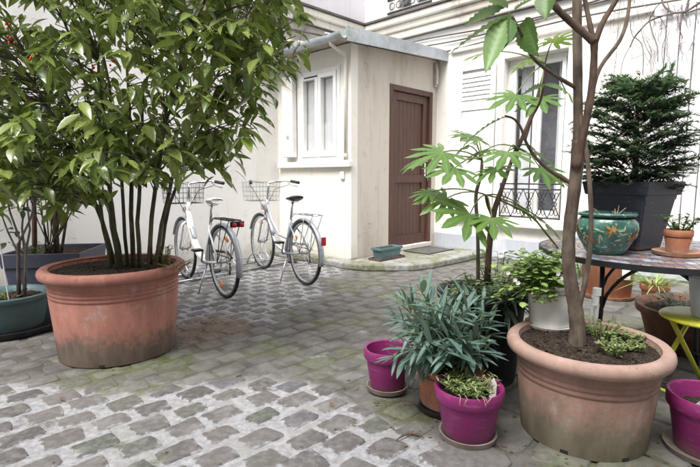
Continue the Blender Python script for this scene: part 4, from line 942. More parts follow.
    f = MB(); f.tube([(.01, -.06, r-.02), (.0, -.062, r-.09), (.03, -.062, r-.13)], .010, 6); obj('derailleur', f, MAT['black'], root)
    f = MB(); f.tube([(.33, .03, .29), (.28, .10, .16), (.23, .17, .012)], .008, 6); obj('kickstand', f, MAT['steel'], root, True)
    # front basket of wire
    f = MB(); bx0, bx1, bw, z0, z1 = .93, 1.20, .17, .84, 1.06
    for z in np.linspace(z0, z1, 5):
        e = (z-z0)/(z1-z0)*.02; P = [(bx0-e, -bw-e, z), (bx1+e, -bw-e, z), (bx1+e, bw+e, z), (bx0-e, bw+e, z)]
        for i in range(4): f.tube([P[i], P[(i+1) % 4]], .004 if z == z1 else .0018, 4, False)
    for i in range(8):
        x = bx0+(bx1-bx0)*i/7
        for s_ in (-1, 1): f.tube([(x, s_*bw, z0), (x, s_*(bw+.02), z1)], .0018, 4, False)
        f.tube([(x, -bw, z0), (x, bw, z0)], .0018, 4, False)
    for i in range(9):
        y = -bw+2*bw*i/8
        for x, e in ((bx0, -.02), (bx1, .02)): f.tube([(x, y, z0), (x+e, y, z1)], .0018, 4, False)
        f.tube([(bx0, y, z0), (bx1, y, z0)], .0018, 4, False)
    obj('basket', f, MAT['black'] if white else MAT['chrome'], root)
    obj('basket_bracket', MB().tube([ht+Vector((.02, 0, -.03)), (1.0, 0, .845)], .008, 6), MAT['steel'], root)
    obj('head_lamp', MB().lathe([(0, -.03), (.018, -.03), (.03, .01), (.03, .03), (0, .034)], 16), MAT['chrome'], root, auto=40, loc=(1.0, 0, .77), rot=(0, R(90), 0))
    # brake and gear cables
    f = MB(); f.tube([ht+Vector((-.08, -.25, .17)), ht+Vector((.10, -.15, .12)), ht+Vector((.05, -.03, -.05)), hb+Vector((.05, -.01, -.02))], .0035, 5); f.tube([ht+Vector((-.08, .25, .17)), ht+Vector((.11, .12, .10)), ht+Vector((.02, .03, -.12)), (.75, .02, .42)], .0035, 5); obj('cable', f, MAT['rubber'], root, True)
    return root
b1 = G(225, 298.5); f1 = G(187, 279.5); h1 = math.atan2(f1.y-b1.y, f1.x-b1.x)
bike('bicycle', 'white step-through city bicycle with black basket and twin red reflectors', (b1.x, b1.y, .008), h1, True)
b2 = G(305, 285.5); f2 = G(257, 267); h2 = math.atan2(f2.y-b2.y, f2.x-b2.x)
bike('bicycle', 'silver city bicycle with black saddle and tall red mudguard reflector', (b2.x, b2.y, .008), h2, False)
# low floor rack holding the front wheels
rk = thing('bike_rack', 'low grey tubular rack gripping the bicycles\' front wheels', 'bike rack', (f1.x, f1.y, .006), math.atan2(f2.y-f1.y, f2.x-f1.x))
Lr = math.hypot(f2.x-f1.x, f2.y-f1.y)
for y in (-.16, .16): obj('rail', MB().tube([(-.25, y, .02), (Lr+.35, y, .02)], .013, 8), MAT['steel'], rk, True)
for x in (-.06, .06, Lr/2-.06, Lr/2+.06, Lr-.03, Lr+.09):
    obj('hoop', MB().tube([(x, -.16, .02), (x, -.15, .10), (x, -.08, .17), (x, .04, .17), (x, .13, .10), (x, .16, .02)], .009, 8), MAT['steel'], rk, True)

# ------------------------------------------------------------------ plants
def leaf_tmpl(L=1, W=.35, n=5, droop=.18, fold=.12, tip=1.2, peak=.42):
    """leaf along +X from 0 to L, up = +Z; three columns"""
    vs = []; 
    for i in range(n+1):
        f = i/n; x = L*f; hw = W/2*(math.sin(math.pi*min(1, f**(math.log(.5)/math.log(peak))))**tip*.96+.02*(1-f)); z = -droop*L*f*f
        for s_ in (-1, 0, 1): vs.append((x, s_*hw, z+abs(s_)*hw*fold*2))
    fs = [(i*3+s_, i*3+3+s_, i*3+4+s_, i*3+1+s_) for i in range(n) for s_ in (0, 1)]
    return vs, fs, [1.0 if k % 3 == 1 else 0.0 for k in range(len(vs))]
class Scatter:      # many leaves joined into one mesh, with a tone per leaf
    def __init__(s): s.v = []; s.f = []; s.t = []; s.r = []; s.k = 0
    def add(s, tmpl, M, tone):
        a = np.array(tmpl[0]); Mn = np.array(M); s.v.append(a @ Mn[:3, :3].T+Mn[:3, 3]); s.f += [tuple(i+s.k for i in q) for q in tmpl[1]]; s.t += [tone]*len(a); s.r += tmpl[2] if len(tmpl) > 2 else [0.0]*len(a); s.k += len(a)
    def build(s, name, mat, parent, smooth=True):
        me = bpy.data.meshes.new(name); me.from_pydata(np.concatenate(s.v).tolist(), [], s.f); me.materials.append(mat)
        at = me.attributes.new('tone', 'FLOAT', 'POINT'); at.data.foreach_set('value', s.t); at = me.attributes.new('rib', 'FLOAT', 'POINT'); at.data.foreach_set('value', s.r)
        if smooth: me.polygons.foreach_set('use_smooth', [True]*len(s.f))
        o = link(name, me, parent); o['kind'] = 'stuff'; return o
def frame(p, d, up=Vector((0, 0, 1)), s=1.0, roll=0):
    x = d.normalized(); y = up.cross(x)
    if y.length < 1e-4: y = Vector((1, 0, 0))
    y.normalize(); z = x.cross(y); M = Matrix((x, y, z)).transposed().to_4x4(); M = M @ Matrix.Rotation(roll, 4, 'X') @ Matrix.Scale(s, 4); M.translation = p; return M
def tmesh(tmpl, mat, name='leaf'):
    me = bpy.data.meshes.new(name); me.from_pydata(tmpl[0], [], tmpl[1]); me.materials.append(mat); me.polygons.foreach_set('use_smooth', [True]*len(tmpl[1]))
    if len(tmpl) > 2: at = me.attributes.new('rib', 'FLOAT', 'POINT'); at.data.foreach_set('value', tmpl[2])
    return me
def put(name, me, M, parent):
    o = bpy.data.objects.new(name, me); C.objects.link(o); o.parent = parent; o.matrix_local = M; return o
def curve(a, b, sag=0, n=5, jit=0, rg=random, mid=None):
    a, b = Vector(a), Vector(b); out = []
    for i in range(n+1):
        f = i/n; p = a.lerp(b, f)
        if mid is not None: p = a*(1-f)**2+Vector(mid)*2*f*(1-f)+b*f*f
        p = p+Vector((rg.uniform(-jit, jit), rg.uniform(-jit, jit), rg.uniform(-jit, jit)*.5))*(1 if 0 < i < n else 0); p.z -= sag*4*f*(1-f); out.append(p)
    return out
def leafy(root, clusters, tmpls, mat, whorl, size, limit=280, droop=.5, seed=0, foliage='foliage', spread=.03, inward=None):
    """whorls of leaves at cluster points; the largest-looking leaves become parts, the rest one mass"""
    rg = random.Random(seed); L = []; base = root.location
    for c, out in clusters:
        n = rg.randint(*whorl); ph = rg.uniform(0, 6.28)
        for k in range(n):
            q = ph+k*2.4; d = Vector((math.cos(q), math.sin(q), 0))+out*.5; d.z += rg.uniform(-droop-.35, -droop+.55); d.normalize()
            p = c+Vector((rg.gauss(0, spread), rg.gauss(0, spread), rg.uniform(-.09, .03))); s_ = rg.uniform(*size)
            L.append((p, d, s_, rg.uniform(-.5, .5), rg.randrange(len(tmpls)), rg.random()))
    def key(a):
        vq = visible(a[0], 0); return -(a[2]/vq[2]) if vq else 1
    L.sort(key=lambda a: key(a)+.012*a[5] if True else 0)
    mes = [tmesh(t_, mat) for t_ in tmpls]; S = Scatter(); inv = Matrix.Translation(base).inverted()
    for i, (p, d, s_, roll, k, tone) in enumerate(L):
        M = inv @ frame(p, d, s=s_, roll=roll)
        if i < limit: put('leaf', mes[k], M, root)
        else: S.add(tmpls[k], M, tone)
    if S.k: S.build(foliage, mat, root)
    return L
# --- spotted laurel in the huge pot
rg = random.Random(21)
soilL = LP+Vector((0, 0, LH-.025))
au = thing('laurel_shrub', 'big spotted laurel shrub with red berries in the huge pink pot', 'shrub', soilL)
bnd = lambda x: float(np.interp(x, [-60, 0, 60, 110, 170, 205, 235, 255, 275, 300, 312], [188, 188, 186, 168, 160, 168, 150, 118, 84, 62, 20]))
CL = []; tries = 0
while len(CL) < 640 and tries < 9000:
    tries += 1
    px = rg.uniform(-75, 285); py = rg.uniform(-95, bnd(px+8)-6); rel = (px-130)/190
    half = .75*math.sqrt(max(.12, 1-rel*rel*.8)); Y = LP.y+rg.uniform(-half, half)*.95
    if px > 225 and py > 30 and rg.random() < .35: continue
    if 5 < px < 62 and 0 < py < 24 and rg.random() < .7: continue
    c = D(px, py, Y)
    if (c-IN).dot(V) > -.25: continue
    CL.append((c, Vector((c.x-LP.x, c.y-LP.y, 0))*.8))
for _ in range(90):     # lower skirt of the crown
    px = rg.uniform(-20, 235); py = bnd(px)-rg.uniform(-14, 40); c = D(px, py, LP.y+rg.uniform(-.45, .3))
    if (c-IN).dot(V) < -.25: CL.append((c, Vector((c.x-LP.x, c.y-LP.y, 0))*.5))
# hanging sprays on the right edge
for px, py in ((222, 178), (208, 165), (244, 140), (250, 120), (262, 98), (288, 72), (216, 150), (300, 30), (296, 50), (110, 190), (140, 178), (86, 190), (60, 196)):
    c = D(px, py-14, LP.y-.15+rg.uniform(-.2, .2)); CL.append((c, Vector((c.x-LP.x, c.y-LP.y, 0))*.6))
stems = []; sm = []
for k, (bx, tx, ty, Yo) in enumerate(((110, 62, 80, .1), (117, 98, 60, -.2), (122, 30, 60, .2), (133, 125, 20, .2), (139, 150, 50, -.15), (147, 190, 40, -.1), (153, 225, 60, .1), (158, 245, 70, -.05), (128, 90, -30, .05), (150, 205, 0, -.25), (115, 0, 40, -.1), (120, 45, -30, .1))):
    b = D(bx, 262, LP.y+rg.uniform(-.13, .10)); b.z = soilL.z-.02; e = D(tx, ty, LP.y+Yo); mid = b.lerp(e, .5)+Vector((-(e.x-b.x)*.28, 0, .12))
    pts = curve(b, e, 0, 10, .012, rg, mid); stems.append(pts); r0 = rg.uniform(.010, .017)
    obj('stem', MB().tube([q-soilL for q in pts], np.linspace(r0, .007, len(pts)), 8), MAT['stem'], au, True)
br = MB()
for c, o_ in CL:
    best = min((( (q-c).length+max(0, q.z-c.z+.05)*2.5, q) for s_ in stems for q in s_[3:]), key=lambda a: a[0])[1]
    pts = curve(best, c, .0, 4, .012, rg, best.lerp(c, .5)+Vector((0, 0, .06))); br.tube([q-soilL for q in pts], np.linspace(.0048, .0022, len(pts)), 5, False)
o = obj('branches', br, MAT['stem'], au, True); o['kind'] = 'stuff'
at_ = [leaf_tmpl(1, w_, 5, dr, fo, 1.0, pk) for w_, dr, fo, pk in ((.42, .22, .14, .45), (.38, .35, .2, .5), (.46, .12, .1, .42), (.36, .28, .25, .48))]
leafy(au, CL, at_, MAT['aucuba'], (6, 9), (.075, .15), 295, .55, 5, spread=.035)
bm_ = MB()
for px, py in ((8, 27), (14, 40), (11, 38), (92, 66), (110, 62), (197, 103), (36, 52), (30, 60)):
    c = D(px, py, LP.y-.45)-soilL
    for _ in range(3):
        q = c+Vector((rg.gauss(0, .012), rg.gauss(0, .012), rg.gauss(0, .012)))
        obj('berry', MB().lathe([(0, -.007), (.0045, -.005), (.006, 0), (.0045, .005), (0, .007)], 8, c=q), MAT['berry'], au, True)
# small companions at the foot of the laurel
def clump(name, label, loc, n, h, spread, tm, mat, size, seed, cat='plant', lean=.5, stemmat='greenstem', leaves=6, up=.3, limit=0):
    """low plant: n thin stems from a point, leaves along them"""
    rg = random.Random(seed); root = thing(name, label, cat, loc); st_ = MB(); S = Scatter(); mes = [tmesh(t_, mat) for t_ in tm]; cnt = 0; SS = []
    for k in range(n):
        q = rg.uniform(0, 6.28); rr = spread*math.sqrt(rg.random()); b = Vector((rr*.5*math.cos(q), rr*.5*math.sin(q), -.01)); e = Vector((rr*math.cos(q)*(1+lean), rr*math.sin(q)*(1+lean), h*rg.uniform(.55, 1.05)))
        pts = curve(b, e, 0, 4, .004, rg, b.lerp(e, .5)+Vector((0, 0, h*.2))); st_.tube(pts, np.linspace(.0035, .0015, 5), 5, False)
        for j in range(leaves):
            f = .25+.75*j/max(1, leaves-1); i = min(3, int(f*4)); p_ = pts[i].lerp(pts[i+1], f*4-i); a = rg.uniform(0, 6.28); d = Vector((math.cos(a), math.sin(a), rg.uniform(up-.3, up+.4))); SS.append((p_, d, rg.uniform(*size), rg.randrange(len(tm)), rg.random()))
    for p_, d, s_, k, tone in SS:
        M = frame(p_, d, s=s_)
        if cnt < limit: put('leaf', mes[k], M, root); cnt += 1
        else: S.add(tm[k], M, tone)
    o = obj('stems', st_, MAT[stemmat], root, True)
    if S.k: S.build('foliage', mat, root)
    return root
rl = [leaf_tmpl(1, .75, 3, .15, .1, .7), leaf_tmpl(1, .6, 3, .1, .12, .8)]
nar = [leaf_tmpl(1, .2, 4, .2, .2, .8), leaf_tmpl(1, .16, 4, .35, .2, .8)]
clump('succulent_plant', 'small upright succulent beside the laurel stems', Vector((D(164, 255, LP.y+.1).x, LP.y+.12, soilL.z)), 8, .13, .05, rl, MAT['sedum'], (.02, .034), 31, leaves=9)
clump('weed_plant', 'tiny red-brown weed near the rim of the huge pink pot', Vector((D(157, 262, LP.y-.05).x+.08, LP.y-.03, soilL.z)), 14, .05, .13, rl, m_leaf('reddish_leaf', (.14, .05, .025), (.26, .11, .05), .6), (.012, .03), 32, leaves=5)
# --- twigs in the green bowl, plants in the navy planter
gz = PG.z+.013+.215
tw = thing('twiggy_plant', 'sparse twiggy plant with a few dark leaves in the green bowl', 'plant', PG+Vector((0, 0, gz-PG.z)))
rg = random.Random(8); tl = []
for bx, by, pts in ((18, 300, ((18, 262), (20, 240), (10, 212), (2, 178), (4, 150))), (20, 300, ((19, 255), (8, 232), (-4, 200))), (24, 300, ((25, 256), (22, 228), (24, 205), (30, 190))), (19, 298, ((18, 245), (30, 220), (38, 195), (40, 170))), (25, 300, ((26, 250), (30, 230), (27, 200), (20, 180)))):
    P = [D(x, y, PG.y+rg.uniform(-.03, .03)) for x, y in ((bx, by),)+pts]; P[0].z = gz-.01
    obj('stem', MB().tube([q-tw.location for q in P], np.linspace(.011, .0035, len(P)), 7), MAT['twig'], tw, True); tl.append(P[-1]); tl.append(P[-2])
leafy(tw, [(p_, Vector((0, 0, 0))) for p_ in tl], at_, MAT['dkleaf'], (3, 5), (.07, .12), 40, .3, 9, spread=.03)
clump('weed_plant', 'low green weed at the foot of the twigs in the green bowl', Vector((D(4, 298, PG.y-.08).x, PG.y-.08, gz)), 16, .06, .09, rl, MAT['sedum'], (.012, .022), 33, leaves=6)
nz = .010+.50-.042
st2 = thing('cane', 'thin white cane standing in the green bowl', 'cane', Vector((D(9, 300, PG.y-.12).x, PG.y-.12, gz)))
obj('rod', MB().tube([(0, 0, -.03), (-.05, .01, .62)], .004, 6), MAT['tag'], st2); obj('tip', MB().tube([(-.05, .01, .62), (-.0505, .01, .63)], .0055, 6), MAT['greybox'], st2)
sh2 = thing('dark_shrub', 'tall dark-leaved shrub with two trunks in the navy planter', 'shrub', NP+Vector((0, 0, nz)))
for x0, x1, c_, r0 in ((35, 33, 'bark_d', .021), (57, 52, 'bark', .024), (54, 66, 'bark', .014), (61, 76, 'bark', .012)):
    P = [D(x0, 258, NP.y-.1), D(x0+(x1-x0)*.4, 215, NP.y-.1), D(x1, 170, NP.y), D(x1-8, 110, NP.y)]; P[0].z = sh2.location.z-.02
    obj('trunk', MB().tube([q-sh2.location for q in P], [r0, r0*.9, r0*.7, r0*.4], 9), MAT[c_], sh2, True)
rg = random.Random(12); cl2 = []
for _ in range(70):
    px = rg.uniform(-30, 85); py = rg.uniform(90, 196); c = D(px, py, NP.y+rg.uniform(-.28, .3))
    if (c-IN).dot(V) > -.15: continue
    cl2.append((c, Vector((0, 0, 0))))
b2_ = MB()
for c, _ in cl2:
    x0 = rg.choice((33, 52, 66)); q = D(x0, min(200, c_py if False else 175), NP.y); b2_.tube([z_-sh2.location for z_ in curve(q, c, 0, 3, .02, rg)], [.006, .005, .004, .003], 5, False)
o = obj('branches', b2_, MAT['stem'], sh2, True); o['kind'] = 'stuff'
leafy(sh2, cl2, at_, MAT['dkleaf'], (6, 9), (.08, .14), 120, .4, 14, spread=.05)
ye = m_leaf('yellowish_leaf', (.11, .17, .03), (.27, .32, .06), .4, None, .3)
sh3 = thing('light_shrub', 'yellow-green leafy young shrub between the navy planter\'s trunks', 'shrub', NP+Vector((.02, -.16, nz)))
cl3 = [(D(px, py, NP.y-.25), Vector((0, 0, 0))) for px, py in ((25, 185), (38, 178), (50, 190), (68, 186), (85, 184), (60, 172), (95, 178), (75, 195), (45, 165), (30, 160))]
for i, (c, _) in enumerate(cl3):
    b = sh3.location+Vector((rg.uniform(-.05, .05), rg.uniform(-.03, .03), -.02)); obj('stem', MB().tube([q-sh3.location for q in curve(b, c, 0, 4, .01, rg)], [.007, .006, .005, .004, .003], 6), MAT['stem'], sh3, True)
leafy(sh3, cl3, at_, ye, (5, 7), (.09, .14), 80, .5, 15, spread=.03)
clump('weed_plant', 'ground ivy over the edge of the navy planter', NP+Vector((-.12, -.18, nz)), 18, .11, .12, rl, MAT['dkleaf'], (.02, .04), 34, leaves=6)

# --- small tree in the wide pale pot
soilR = RP+Vector((0, 0, RH-.028+.008))
tree = thing('small_tree', 'small forked tree with smooth grey-brown trunk in the wide pale pot', 'tree', soilR)
TY = RP.y-.02
def tpath(pp, dy=0, y0=0): return [D(x, y, TY+y0+dy*i/max(1, len(pp)-1)) for i, (x, y) in enumerate(pp)]
def smooth_path(P, n=4):
    out = []; N = len(P)
    for i in range(N-1):
        a, b, c, d = P[max(0, i-1)], P[i], P[i+1], P[min(N-1, i+2)]
        for k in range(n): t_ = k/n; out.append(.5*((2*b)+(c-a)*t_+(2*a-5*b+4*c-d)*t_*t_+(3*b-a-3*c+d)*t_**3))
    return out+[P[-1]]
def limb(name, P, r, mat, root, n=10, k=4):
    Q = smooth_path(P, k); rr = np.interp(np.linspace(0, 1, len(Q)), np.linspace(0, 1, len(r)), r); rg = random.Random(len(Q)+int(r[0]*9999))
    rr = [a*rg.uniform(.94, 1.06) for a in rr]
    return obj(name, MB().tube([q-root.location for q in Q], rr, n), MAT[mat], root, True)
base = D(578, 338, TY); base.z = soilR.z-.03
limb('trunk', [base]+tpath([(577, 322), (574, 300), (569, 270), (569, 235), (573, 200), (577, 165), (578, 140)]), [.042, .032, .030, .027, .026, .025, .025, .025, .024], 'bark', tree, 12)
limb('trunk', tpath([(577, 158), (578, 120), (577.5, 60), (577, 0), (578, -70)], .05, .01), [.020, .019, .0185, .018, .017], 'bark', tree)
limb('trunk', tpath([(576, 168), (583, 135), (591, 95), (594, 60), (594, 38)], -.05, -.015), [.020, .0165, .0145, .0135, .0145], 'bark_d', tree)
Yf = -.065
limb('branch', tpath([(594, 42), (580, 30), (560, 12), (545, -6), (520, -40)], 0, Yf), [.016, .014, .013, .012, .009], 'bark_d', tree)
limb('branch', tpath([(593, 40), (589, 20), (585, 0), (580, -40)], .05, Yf), [.011, .009, .008, .006], 'bark_d', tree)
limb('branch', tpath([(595, 42), (603, 22), (614, 4), (630, -25)], 0, Yf), [.013, .011, .010, .008], 'bark_d', tree)
limb('branch', tpath([(590, 100), (600, 68), (620, 40), (628, 14), (631, -20)], .10, .0), [.010, .008, .008, .007, .006], 'bark', tree)
limb('branch', [D(x, y, TY+d_) for x, y, d_ in ((576, 322, 0), (581, 300, -.02), (587, 272, -.04), (591, 235, -.045), (590, 190, -.045), (586, 150, -.03), (580, 118, .01), (577, 95, .03))], [.010, .011, .010, .0095, .009, .009, .008, .005], 'bark', tree)
LB = -.02
arch = tpath([(576, 186), (552, 172), (536, 158), (526, 142), (521, 128), (514, 119), (505, 116)], -.07, .012)
limb('branch', arch, [.010, .008, .007, .006, .0055, .005, .004], 'bark_d', tree, 8)
limb('branch', tpath([(525, 140), (532, 118), (540, 102), (544, 85)], -.03, -.028), [.006, .005, .005, .004], 'bark_d', tree, 8)
limb('branch', tpath([(578, 89), (556, 76), (537, 62), (528, 50), (520, 32), (512, 16)], -.13, .03), [.009, .008, .007, .0065, .006, .005], 'bark', tree, 8)
# ribbed long leaves: base pixel, tip pixel, width (m), roll, depth offset
def big_leaf(L, W, bend, seed, ribs=9):
    rg = random.Random(seed); n = ribs*2; vs = []; cols = (-1, -.5, 0, .5, 1)
    for i in range(n+1):
        f = i/n; hw = W/2*(math.sin(math.pi*min(1, f**.85))**.85)*(1+.025*(i % 2)); x = L*f; z = -bend*L*(f*f)+.0
        for c in cols: vs.append((x-abs(c)*hw*.25, c*hw, z+abs(c)*hw*.35+(.0035 if i % 2 else -.0035)*(1 if abs(c) > .2 else 0)))
    return vs, [(i*5+j, i*5+5+j, i*5+6+j, i*5+1+j) for i in range(n) for j in range(4)], [(1.0 if k % 5 == 2 else (.5 if (k//5) % 2 else 0.0)) for k in range(len(vs))]
LV = [((512, 14), (449, 54), .035, .5, -.10, .10), ((506, 16), (486, 72), .085, -.3, -.12, .05), ((524, 20), (541, 56), .105, 1.9, -.06, -.05), ((546, -8), (546, 20), .075, .4, -.04, .0),
      ((504, 8), (462, 28), .05, .7, -.04, .12), ((508, 8), (478, -6), .05, .3, -.02, .1), ((505, 117), (457, 152), .034, .3, -.06, .22), ((515, 10), (540, -4), .06, .5, -.08, .1), ((544, 86), (520, 96), .04, .5, -.05, .1), ((544, 85), (566, 92), .04, .5, -.02, .1), ((520, 34), (500, 52), .045, .6, -.05, .15), ((510, 14), (512, 44), .05, -.8, -.16, .08)]
for i, (b, e, W, roll, dy, bend) in enumerate(LV):
    yb = TY+LB-.05; a = D(*b, yb); c = D(*e, yb+dy); L = (c-a).length; d = (c-a); t_ = big_leaf(L, W*1.05, bend, i)
    M = frame(a-tree.location, d+Vector((0, 0, bend*L)), s=1, roll=roll); put('leaf', tmesh(t_, MAT['loquat']), M, tree)

# --- palmate plant in the black pot
def palm_leaf(Rr, lobes=8, seed=0, droop=.22):
    rg = random.Random(seed); out = []; a0, a1 = R(-135), R(135)
    for k in range(lobes):
        ac = a0+(a1-a0)*(k+.5)/lobes; da = (a1-a0)/lobes/2; ln = (1-.42*(abs(ac)/a1)**1.5)*rg.uniform(.92, 1.06)
        for f, r_ in ((-1, .34), (-.70, .50), (-.66, .70), (-.30, .88), (0, 1.03), (.30, .88), (.66, .70), (.70, .50)): out.append((ac+f*da*.98, r_*ln if abs(f) < 1 else .34))
    out.append((a1, .3)); n = len(out); vs = [(0, 0, 0)]
    for fr in (.33, .66, 1):
        for i, (q, r_) in enumerate(out):
            rr = r_*fr*Rr; k8 = i % 8; rib = (.03 if k8 == 4 else (-.012 if k8 == 0 else .01))*Rr*fr
            vs.append((rr*math.cos(q), rr*math.sin(q), -droop*Rr*(rr/Rr)**2+rib))
    fs = [(0, 1+i, 2+i) for i in range(n-1)]
    for r_ in range(2):
        for i in range(n-1): a = 1+r_*n+i; fs.append((a, a+n, a+n+1, a+1))
    return vs, fs, [1.0]+[1.0 if i % 8 == 4 else (.35 if i % 8 in (3, 5) else 0.0) for _ in range(3) for i in range(n)]
fz = PK.z+KH-.07
fa = thing('palmate_plant', 'tall plant with big lobed bright green leaves in the black pot', 'plant', PK+Vector((0, 0, fz-PK.z)))
FY = PK.y+.02
def fp(x, y, dy=0): return D(x, y, FY+dy)
t1 = [fp(487, 275), fp(489, 250), fp(492, 225), fp(496, 205), fp(503, 185), fp(510, 165), fp(516, 148)]; t1[0].z = fa.location.z-.03
t2 = [fp(479, 275, -.04), fp(478, 250, -.04), fp(477, 220, -.04), fp(476, 195, -.05), fp(481, 175, -.05), fp(482, 160, -.05)]; t2[0].z = fa.location.z-.03
t3 = [fp(494, 218), fp(488, 205), fp(486, 195)]
limb('trunk', t1, [.020, .018, .017, .015, .012, .010, .008], 'bark_d', fa); limb('trunk', t2, [.011, .010, .010, .010, .009, .007], 'bark', fa); limb('trunk', t3, [.012, .010, .008], 'bark_d', fa, 8)
hubs = [t1[-1], t2[-1], t3[-1], fp(545, 64, .02)]
limb('trunk', [fp(510, 165), fp(530, 120, .02), fp(543, 80, .02), fp(546, 66, .02)], [.010, .011, .012, .012], 'bark_d', fa)
rg = random.Random(44)
FL = [  # hub, leaf centre px, radius, forward tilt (up-vector), depth offset
    (1, (443, 152), .20, -.12), (1, (478, 140), .15, -.02), (0, (508, 152), .17, -.15), (0, (486, 150), .14, .1), (1, (455, 168), .17, -.2), (2, (447, 198), .15, -.1), (2, (470, 214), .20, -.22), (2, (492, 218), .17, -.25),
    (0, (535, 150), .14, .05), (0, (540, 168), .15, -.1), (2, (520, 206), .13, .1), (2, (545, 222), .15, .15), (3, (553, 42), .15, -.02), (3, (540, 98), .15, -.12), (3, (516, 95), .16, -.1), (3, (565, 90), .12, .1), (0, (495, 168), .14, -.12), (1, (466, 146), .14, .12),
    (3, (488, 52), .15, .1), (1, (420, 160), .12, .1), (2, (430, 192), .10, -.1), (0, (555, 178), .13, .12), (1, (470, 135), .13, .08), (3, (528, 60), .12, .15)]
pet = MB()
for i, (h, (x, y), rad, dy) in enumerate(FL):
    c = fp(x, y, dy); hub = hubs[h]; pts = curve(hub, c, 0, 5, 0, rg, hub.lerp(c, .5)+Vector((0, 0, .05)))
    o = obj('petiole', MB().tube([q-fa.location for q in pts], np.linspace(.0042, .003, 6), 6), MAT['greenstem'], fa, True)
    out = (c-hub); out.z *= .3; out.z -= .10*out.length
    if out.length < .01: out = Vector((0, -1, -.1))
    out += Vector((-.10, -.20, -.22))*out.length*rg.uniform(.3, 1.6); M = frame(c-fa.location, out, Vector((rg.uniform(-.4, .4), -.38, 1)), s=1, roll=rg.uniform(-.3, .3)); put('leaf', tmesh(palm_leaf(rad*rg.uniform(1.05, 1.2), rg.choice((8, 9, 9)), i), MAT['fatsia']), M, fa)
limb('trunk', [fp(500, 200), fp(530, 215, .05), fp(545, 232, .06), fp(558, 248, .06)], [.005, .006, .006, .005], 'greenstem', fa, 6)
# low filler plants in the black pot
clump('leafy_plant', 'bright yellow-green low plant at the foot of the palmate plant', PK+Vector((-.06, -.10, fz-PK.z)), 26, .17, .15, rl, MAT['sedum'], (.02, .04), 51, leaves=8)
clump('leafy_plant', 'dark strap-leaved plant spilling over the front of the black pot', PK+Vector((.06, -.16, fz-PK.z)), 22, .16, .16, nar, MAT['dkleaf'], (.08, .16), 52, leaves=7, up=-.2)
clump('leafy_plant', 'upright bushy plant with small green leaves behind the white pot', PK+Vector((.13, .10, fz-PK.z)), 18, .26, .11, rl, MAT['gera'], (.025, .05), 53, leaves=10)
# --- oleander
oz = PO.z+.013+.165
ol = thing('oleander_bush', 'bushy oleander with long grey-green leaves in the low terracotta pot', 'shrub', PO+Vector((0, 0, oz-PO.z)))
on = [leaf_tmpl(1, .20, 5, .12, .18, .75, .5), leaf_tmpl(1, .17, 5, .28, .2, .75, .5), leaf_tmpl(1, .22, 5, .02, .2, .75, .5)]; om = [tmesh(t_, MAT['oleander']) for t_ in on]
rg = random.Random(61); S = Scatter(); cnt = 0
tips = [(418, 286, -.05), (404, 300, .0), (394, 318, .02), (425, 300, .1), (437, 305, -.15), (452, 312, -.18), (468, 308, -.1), (484, 314, -.05), (398, 348, -.1), (412, 350, -.22), (428, 342, -.24), (445, 338, -.26), (462, 342, -.24), (478, 340, -.15), (490, 335, .0), (415, 325, -.12), (440, 322, -.1), (460, 326, -.15), (395, 300, .1), (470, 295, .1), (448, 296, .1), (430, 318, .1), (392, 358, -.12), (484, 352, -.18), (495, 322, .02), (488, 300, .08), (472, 352, -.2), (432, 356, -.22), (406, 332, -.18), (446, 352, -.28)]
for px, py, dy in tips:
    e = D(px, py, PO.y+dy); b = ol.location+Vector((rg.uniform(-.06, .06), rg.uniform(-.06, .06), -.02)); pts = curve(b, e, 0, 6, .004, rg, b.lerp(e, .5)+Vector(((b.x-e.x)*.25, 0, .07)))
    obj('stem', MB().tube([q-ol.location for q in pts], np.linspace(.006, .0025, 7), 6), MAT['greenstem'], ol, True)
    for j in range(18):
        f = .38+.62*j/17; i = min(5, int(f*6)); p_ = pts[i].lerp(pts[i+1], f*6-i); q = j*2.1+rg.uniform(-.3, .3); ax = (pts[i+1]-pts[i]).normalized(); s1 = ax.orthogonal().normalized(); s2 = ax.cross(s1)
        d = s1*math.cos(q)+s2*math.sin(q)+ax*(.35+1.3*(f-.38)); d.z -= .06; M = frame(p_-ol.location, d, s=rg.uniform(.105, .155)*(1 if f < .9 else .7)); k = rg.randrange(3)
        if cnt < 290 and dy < .06: put('leaf', om[k], M, ol); cnt += 1
        else: S.add(on[k], M, rg.random())
S.build('foliage', MAT['oleander'], ol)
# --- succulents in the magenta pot and dry stalks
bz = PB.z+.013+.18
clump('succulent_plant', 'spiky yellow-green succulents filling the magenta pot', PB+Vector((0, 0, bz-PB.z)), 70, .075, .115, [leaf_tmpl(1, .3, 3, .1, .2, .7)], MAT['sedum'], (.018, .036), 71, leaves=9, lean=.25, up=.5)
dry = pm('dry_stalk', (.42, .30, .22), .2, 20, .8)
MAT['dry'] = dry
q = thing('dry_stalks', 'pale dry stalks hanging over the rim of the succulent pot', 'dried stalks', PB+Vector((0, -.145, bz-PB.z+.04)))
for k in range(6): x0 = -.06+.022*k+rg.uniform(-.012, .012); obj('stalk', MB().tube(curve((x0, .05, .0), (x0+rg.uniform(-.04, .04), -.012, -.005+rg.uniform(-.02, .015)), 0, 5, .004, rg, (x0, -.02, .03)), .0014, 5), dry, q, True)
q = thing('dry_stalks', 'pale dry stalks draped on the rim of the empty magenta pot', 'dried stalks', PA+Vector((.06, -.11, .225)))
for k in range(5): x0 = -.03+.02*k; obj('stalk', MB().tube(curve((x0+.06, .05, .01), (x0-.04, -.01, -.012+rg.uniform(-.03, .01)), 0, 5, .003, rg, (x0, -.01, .025)), .002, 5), dry, q, True)
